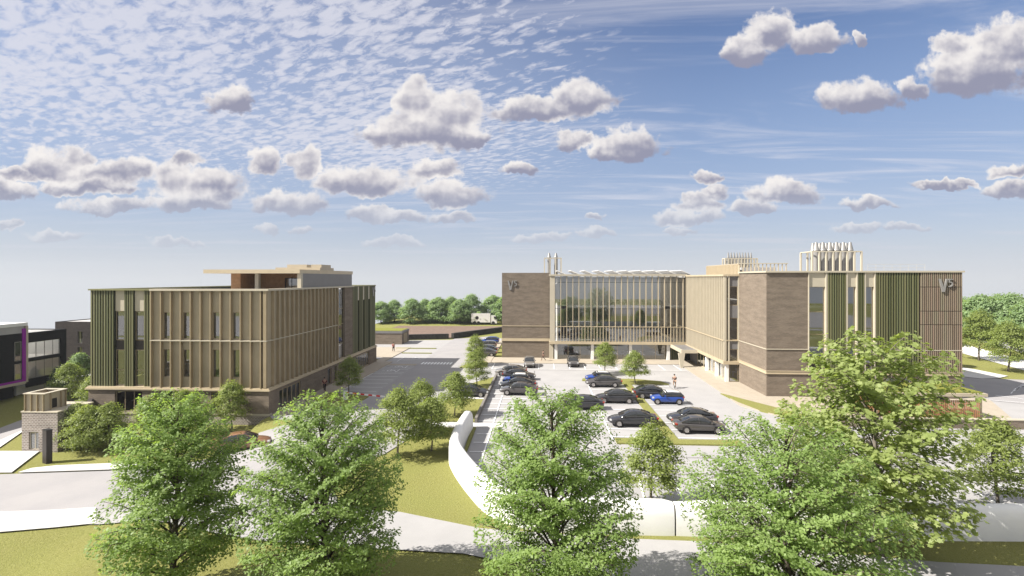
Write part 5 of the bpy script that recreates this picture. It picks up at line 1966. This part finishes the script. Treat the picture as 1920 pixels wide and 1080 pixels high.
def fan_tree(name, seed, H, R, zb, n_leaf, leaf, mat, bark, limbs=60, tr=0.16, lobed=False, thick=0.10, top=0.0):
    """spreading tree: every limb carries its leaves in a thin drooping fan, so the crown reads in layers"""
    rnd = random.Random(seed)
    rng = np.random.default_rng(seed)
    t = thing(name, '', 'tree')
    m = MB()
    lean = (rnd.uniform(-.02, .02) * H, rnd.uniform(-.02, .02) * H)

    def axis(z):
        k = z / H
        return Vector((lean[0] * k + .10 * math.sin(k * 5 + seed), lean[1] * k + .10 * math.cos(k * 4 + seed), z))
    zt = H * 0.93
    m.tube([axis(zt * k / 11) for k in range(12)], [tr * (1.3 if k == 0 else 1.0) * (1 - 0.92 * (k / 11) ** 0.9) + .012 for k in range(12)], 8)

    def env(z):
        k = min(max((z - zb) / (H - zb), 0.0), 1.0)
        return R * (math.sin(math.pi * (k ** 0.90 * 0.88 + 0.12)) ** 0.42)
    cs, ns = [], []
    weights = []
    plan = []
    for i in range(limbs):
        f = (i + rnd.uniform(0, .9)) / limbs
        az = i * 2.399 + rnd.uniform(-.35, .35)
        z1 = zb + (H - zb) * (0.02 + 0.97 * f ** 0.92)
        r1 = env(z1) * rnd.choice((1.0, 1.0, .92, .78, .55, 1.06))
        z0 = max(zb * .75, z1 - r1 * (0.30 + 0.75 * f) - 0.2)
        z0 = min(z0, zt)
        p0 = axis(z0)
        tip = axis(z1) + Vector((math.cos(az) * r1, math.sin(az) * r1, 0))
        plan.append((p0, tip, az, f))
        weights.append(max(.35, (tip - p0).length ** 1.35))
    tot = sum(weights)
    for (p0, tip, az, f), wgt in zip(plan, weights):
        ln = (tip - p0).length
        up = 0.16 * ln
        ctrl = p0.lerp(tip, .5) + Vector((0, 0, up))

        def bez(k):
            return p0 * (1 - k) ** 2 + ctrl * (2 * k * (1 - k)) + tip * k ** 2
        rad = tr * (0.16 + 0.16 * ln / R) * (1 - .35 * f)
        m.tube([bez(k / 5) for k in range(6)], [rad * (1 - .9 * k / 5) + .006 for k in range(6)], 5)
        d = tip - p0
        hx = Vector((math.cos(az), math.sin(az), 0))
        lat = Vector((-hx.y, hx.x, 0))
        for j in range(5):
            k = rnd.uniform(.35, .95)
            q = bez(k)
            e = q + lat * rnd.choice((-1, 1)) * ln * rnd.uniform(.14, .3) + hx * ln * rnd.uniform(.05, .2) + Vector((0, 0, -.05 * ln))
            m.tube([q, q.lerp(e, .5) + Vector((0, 0, .03)), e], [rad * .35, rad * .2, .006], 4)
        n = int(n_leaf * wgt / tot)
        k = rng.uniform(0.22, 1.08, n) ** 0.85
        wid = (0.10 + 0.36 * np.sin(np.pi * np.clip(k * 0.86, 0, 1)) ** 0.8) * ln + 0.12
        o = rng.uniform(-1, 1, n)
        o = np.sign(o) * np.abs(o) ** 0.85
        base = np.outer((1 - k) ** 2, p0) + np.outer(2 * k * (1 - k), ctrl) + np.outer(k ** 2, tip)
        w = (o * wid)
        P = base + np.outer(w, lat) + rng.normal(size=(n, 3)) * np.array([.05, .05, thick * 0.5])
        P[:, 2] -= 0.34 * np.abs(o) ** 1.6 * wid + 0.10 * np.sin(w * 4.1 + k * 7 + seed) * 0.6
        # feathered edge: side shoots with gaps between them
        shoots = np.sin(k * ln * 8.5 + np.abs(w) * 3.0 + az * 3) + 0.6 * np.sin(k * ln * 17 + az * 5)
        keep = (shoots > -0.85 + 1.0 * (np.abs(o) - 0.55)) | (rng.uniform(size=n) < .15)
        P, o2 = P[keep], (o * wid)[keep]
        N = np.array([0, 0, 1.0]) + np.array(hx) * .30 + np.outer(np.sign(o2) * .38, np.array(lat)) + rng.normal(size=(len(P), 3)) * .36
        cs.append(P)
        ns.append(N)
    m.build('trunk', bark, t, (0, 0, 0), True)
    cs, ns = np.concatenate(cs), np.concatenate(ns)
    o = bpy.data.objects.new('crown', leaf_mesh('crown', cs, ns, leaf, mat, rng, lobed))
    C.objects.link(o)
    o.parent = t
    return t


FG = 'large foreground trees'
put(fan_tree('broadleaf_tree', 11, 9.5, 2.75, 1.5, 46000, .125, 'leaf fresh', 'bark', 84, tr=.15, thick=.16), -16.1, 21.7, 0.3, 1, 'large fresh green tree leftmost in front, over the curved road', FG)
put(fan_tree('broadleaf_tree', 23, 9.4, 3.2, 1.3, 54000, .125, 'leaf fresh', 'bark', 88, tr=.17, thick=.16), -9.35, 22.0, 2.1, 1, 'large fresh green tree on the footpath edge left of the open lawn', FG)
put(fan_tree('broadleaf_tree', 37, 9.75, 3.2, 1.1, 54000, .125, 'leaf fresh', 'bark', 88, tr=.17, thick=.16), 0.7, 21.8, 4.0, 1, 'large fresh green tree in the centre before the white wall bend', FG)
put(fan_tree('broadleaf_tree', 41, 9.4, 3.95, 0.9, 66000, .125, 'leaf fresh', 'bark', 96, tr=.19, thick=.16), 9.45, 20.3, 1.2, 0.965, 'widest fresh green tree in front of the white wall joint', FG)
put(fan_tree('maple_tree', 53, 11.8, 4.3, 2.2, 20000, .22, 'leaf maple', 'pale bark', 70, tr=.15, lobed=True, thick=.2), 17.35, 27.4, 0.0, 1, 'tall maple with big lobed yellow green leaves before the slatted facade', FG)

# smaller ornamental trees share three crowns
pool = {}


def kind_tree(k):
    if k not in pool:
        if k == 'oval':
            pool[k] = make_tree('young_tree', 61, 5.2, 1.75, 1.15, 9000, .14, 'leaf olive', 'pale bark', 24, 6, .50, .45, shape=1.0, droop=.2, tr=.07)
        elif k == 'round':
            pool[k] = make_tree('round_tree', 67, 4.6, 1.7, 1.2, 8000, .15, 'leaf olive', 'pale bark', 22, 6, .50, .5, shape=.95, droop=.2, tr=.06)
        elif k == 'bushy':
            pool[k] = make_tree('bushy_tree', 71, 4.4, 1.75, .5, 9000, .14, 'leaf olive', 'pale bark', 24, 6, .50, .5, shape=1.0, droop=.2, tr=.07)
        elif k == 'far':
            pool[k] = make_tree('woodland_tree', 73, 7.4, 3.1, 0.6, 11000, .32, 'leaf far', 'bark', 22, 6, .95, .5, shape=1.0, droop=.2, tr=.14)
        elif k == 'far2':
            pool[k] = make_tree('woodland_tree', 79, 7.0, 3.3, 0.8, 11000, .32, 'leaf far', 'bark', 20, 6, 1.05, .5, shape=1.1, droop=.2, tr=.14)
        elif k == 'fir':
            pool[k] = make_tree('conifer_tree', 83, 3.4, 1.2, .2, 3500, .14, 'leaf blue', 'bark', 22, 5, .40, .4, shape=.55, droop=.3, tr=.06)
        return pool[k]
    return copy_tree(pool[k])


TREES = [
    ('round', 9.75, 76.9, 1.05, 'left one of the two round trees before the atrium', 'round trees in the car park'),
    ('round', 12.7, 69.8, 1.0, 'right one of the two round trees, on the grass tip beside the saloon', 'round trees in the car park'),
    ('oval', -8.35, 66.3, 1.0, 'slim young tree on the verge tip beside the kerbside cars', 'young trees along the verge'),
    ('oval', -10.6, 83.5, 1.0, 'young tree behind the verge tip, next to the zebra crossing', 'young trees along the verge'),
    ('oval', -11.2, 40.2, 1.12, 'tallest young tree on the lawn left of the white wall', 'young trees along the verge'),
    ('oval', -10.9, 46.5, 1.0, 'young tree rising just behind the tallest one on the lawn', 'young trees along the verge'),
    ('round', -9.05, 41.9, 0.98, 'round tree with bare stem on the lawn nearest the white wall end', 'young trees along the verge'),
    ('round', -8.7, 52.3, 1.02, 'round tree on the verge in front of the lone parked saloon', 'young trees along the verge'),
    ('oval', -23.5, 62.0, 0.93, 'dark shaded tree beside the fins of the left office', 'trees around the left office'),
    ('oval', -31.0, 49.8, 0.98, 'upright tree on the lawn at the left office corner', 'trees around the left office'),
    ('bushy', -34.2, 47.4, 1.05, 'bushy tree under the finned front of the left office, behind the big tree', 'trees around the left office'),
    ('bushy', -36.4, 46.4, 1.0, 'bushy tree beneath the green ribbed corner of the left office', 'trees around the left office'),
    ('bushy', -38.2, 43.4, 0.98, 'bushy tree at the right end of the clump by the gatehouse', 'clump by the gatehouse'),
    ('bushy', -39.7, 42.8, 0.95, 'bushy tree in the middle of the gatehouse clump, trunk showing', 'clump by the gatehouse'),
    ('bushy', -41.6, 43.9, 0.93, 'bushy tree touching the gatehouse wall', 'clump by the gatehouse'),
    ('oval', 7.0, 32.3, 1.06, 'young tree right behind the white wall, beside the central tree', 'trees by the white wall'),
    ('oval', 28.3, 33.5, 1.12, 'dark young tree cut off by the right edge of the view', 'trees by the white wall'),
    ('far', -66.0, 70.0, 0.5, 'small tree before the dark brown brick block', 'trees behind the gatehouse'),
    ('bushy', -55.5, 57.5, 1.1, 'wide tree behind the gatehouse beneath the black building', 'trees behind the gatehouse'),
    ('bushy', -51.0, 56.0, 0.9, 'rounded tree between the gatehouse box and the green ribbed corner', 'trees behind the gatehouse'),
    ('fir', -61.5, 62.0, 0.9, 'blue green conifer under the overhang of the black building', 'trees behind the gatehouse'),
    ('oval', 71.5, 82.3, 1.55, 'dense upright tree on the grass right of the slatted facade', 'trees right of the slatted facade'),
    ('oval', 76.5, 93.5, 1.75, 'upright tree standing behind the dense one by the white road', 'trees right of the slatted facade'),
    ('bushy', 65.2, 86.5, 1.2, 'shrubby tree half hidden by the edge of the slatted facade', 'trees right of the slatted facade'),
]
for i, (k, x, y, s, label, grp) in enumerate(TREES):
    put(kind_tree(k), x, y, i * 1.7, s, label, grp)
far = [
    (715, 158, 1.0, 'woodland tree peeping out beside the dark end of the left office'), (739, 160, .98, 'lone standing woodland tree over the small service building'),
    (773, 158, 1.12, 'broad woodland tree at the left end of the far belt'), (797, 164, .95, 'narrow woodland tree right of the broad left end tree'),
    (821, 160, 1.15, 'tall woodland tree over the middle of the earth bank'), (846, 163, 1.08, 'woodland tree left of the white lorry'),
    (862, 158, 1.1, 'woodland tree just left of the lorry cab top'), (884, 162, 1.2, 'largest woodland tree, above the white lorry'),
    (926, 166, 1.15, 'woodland tree right of the lorry beside the brick wing'), (948, 162, 1.15, 'woodland tree partly hidden by the brick wing edge'),
]
for i, (px_c, yy, s, label) in enumerate(far):
    d = ray(px_c, 600)
    k = yy / d[1]
    put(kind_tree('far' if i % 2 else 'far2'), d[0] * k, yy, i * 2.3, s * 1.0, label, 'woodland belt behind the site')
near_e = [
    (1838, 125, 1.52, 'big dark crowned tree beyond the slatted facade edge'), (1896, 122, 1.5, 'big tree beyond the white road at the right edge'), (1872, 133, 1.5, 'tree filling the gap between the two big eastern trees'),
    (1930, 116, 1.35, 'tree cut off by the right edge behind the upright trees'), (1800, 132, 1.4, 'tree mostly hidden behind the slatted facade edge'),
]
for i, (px_c, yy, s, label) in enumerate(near_e):
    d = ray(px_c, 600)
    k = yy / d[1]
    put(kind_tree('far' if i % 2 else 'far2'), d[0] * k, yy, i * 1.9 + .5, s, label, 'big trees east of the site')


# hedge along the foot of the woodland belt
def hedge():
    rng = np.random.default_rng(5)
    n = 9000
    x = rng.uniform(-36, 2, n)
    hgt = 2.0 + .7 * np.sin(x * .9) + .5 * np.sin(x * 2.3 + 1)
    z = rng.uniform(0, 1, n) ** .6 * hgt
    y = 158 + rng.normal(size=n) * 1.0 - z * .1
    c_ = np.stack([x, y, z + 1.0], 1)
    me = leaf_mesh('hedge', c_, np.array([0, -.4, 1.0]) + rng.normal(size=(n, 3)) * .5, .42, 'leaf far', rng)
    o = bpy.data.objects.new('hedge', me)
    C.objects.link(o)
    tag(o, 'long wild hedge under the woodland belt behind the lorry', 'hedge')


hedge()


def haze():
    """thin summer air over the whole site"""
    m, t, out = base_mat('air')
    v = t.n('ShaderNodeVolumePrincipled')
    v.inputs['Color'].default_value = (0.86, 0.90, 0.95, 1)
    v.inputs['Density'].default_value = 0.00020
    v.inputs['Anisotropy'].default_value = 0.25
    t.t.links.new(v.outputs[0], out.inputs['Volume'])
    o = MB().box(-345, 345, -315, 305, -115, 24).build('haze', 'air', kind='stuff')
    return o


haze()
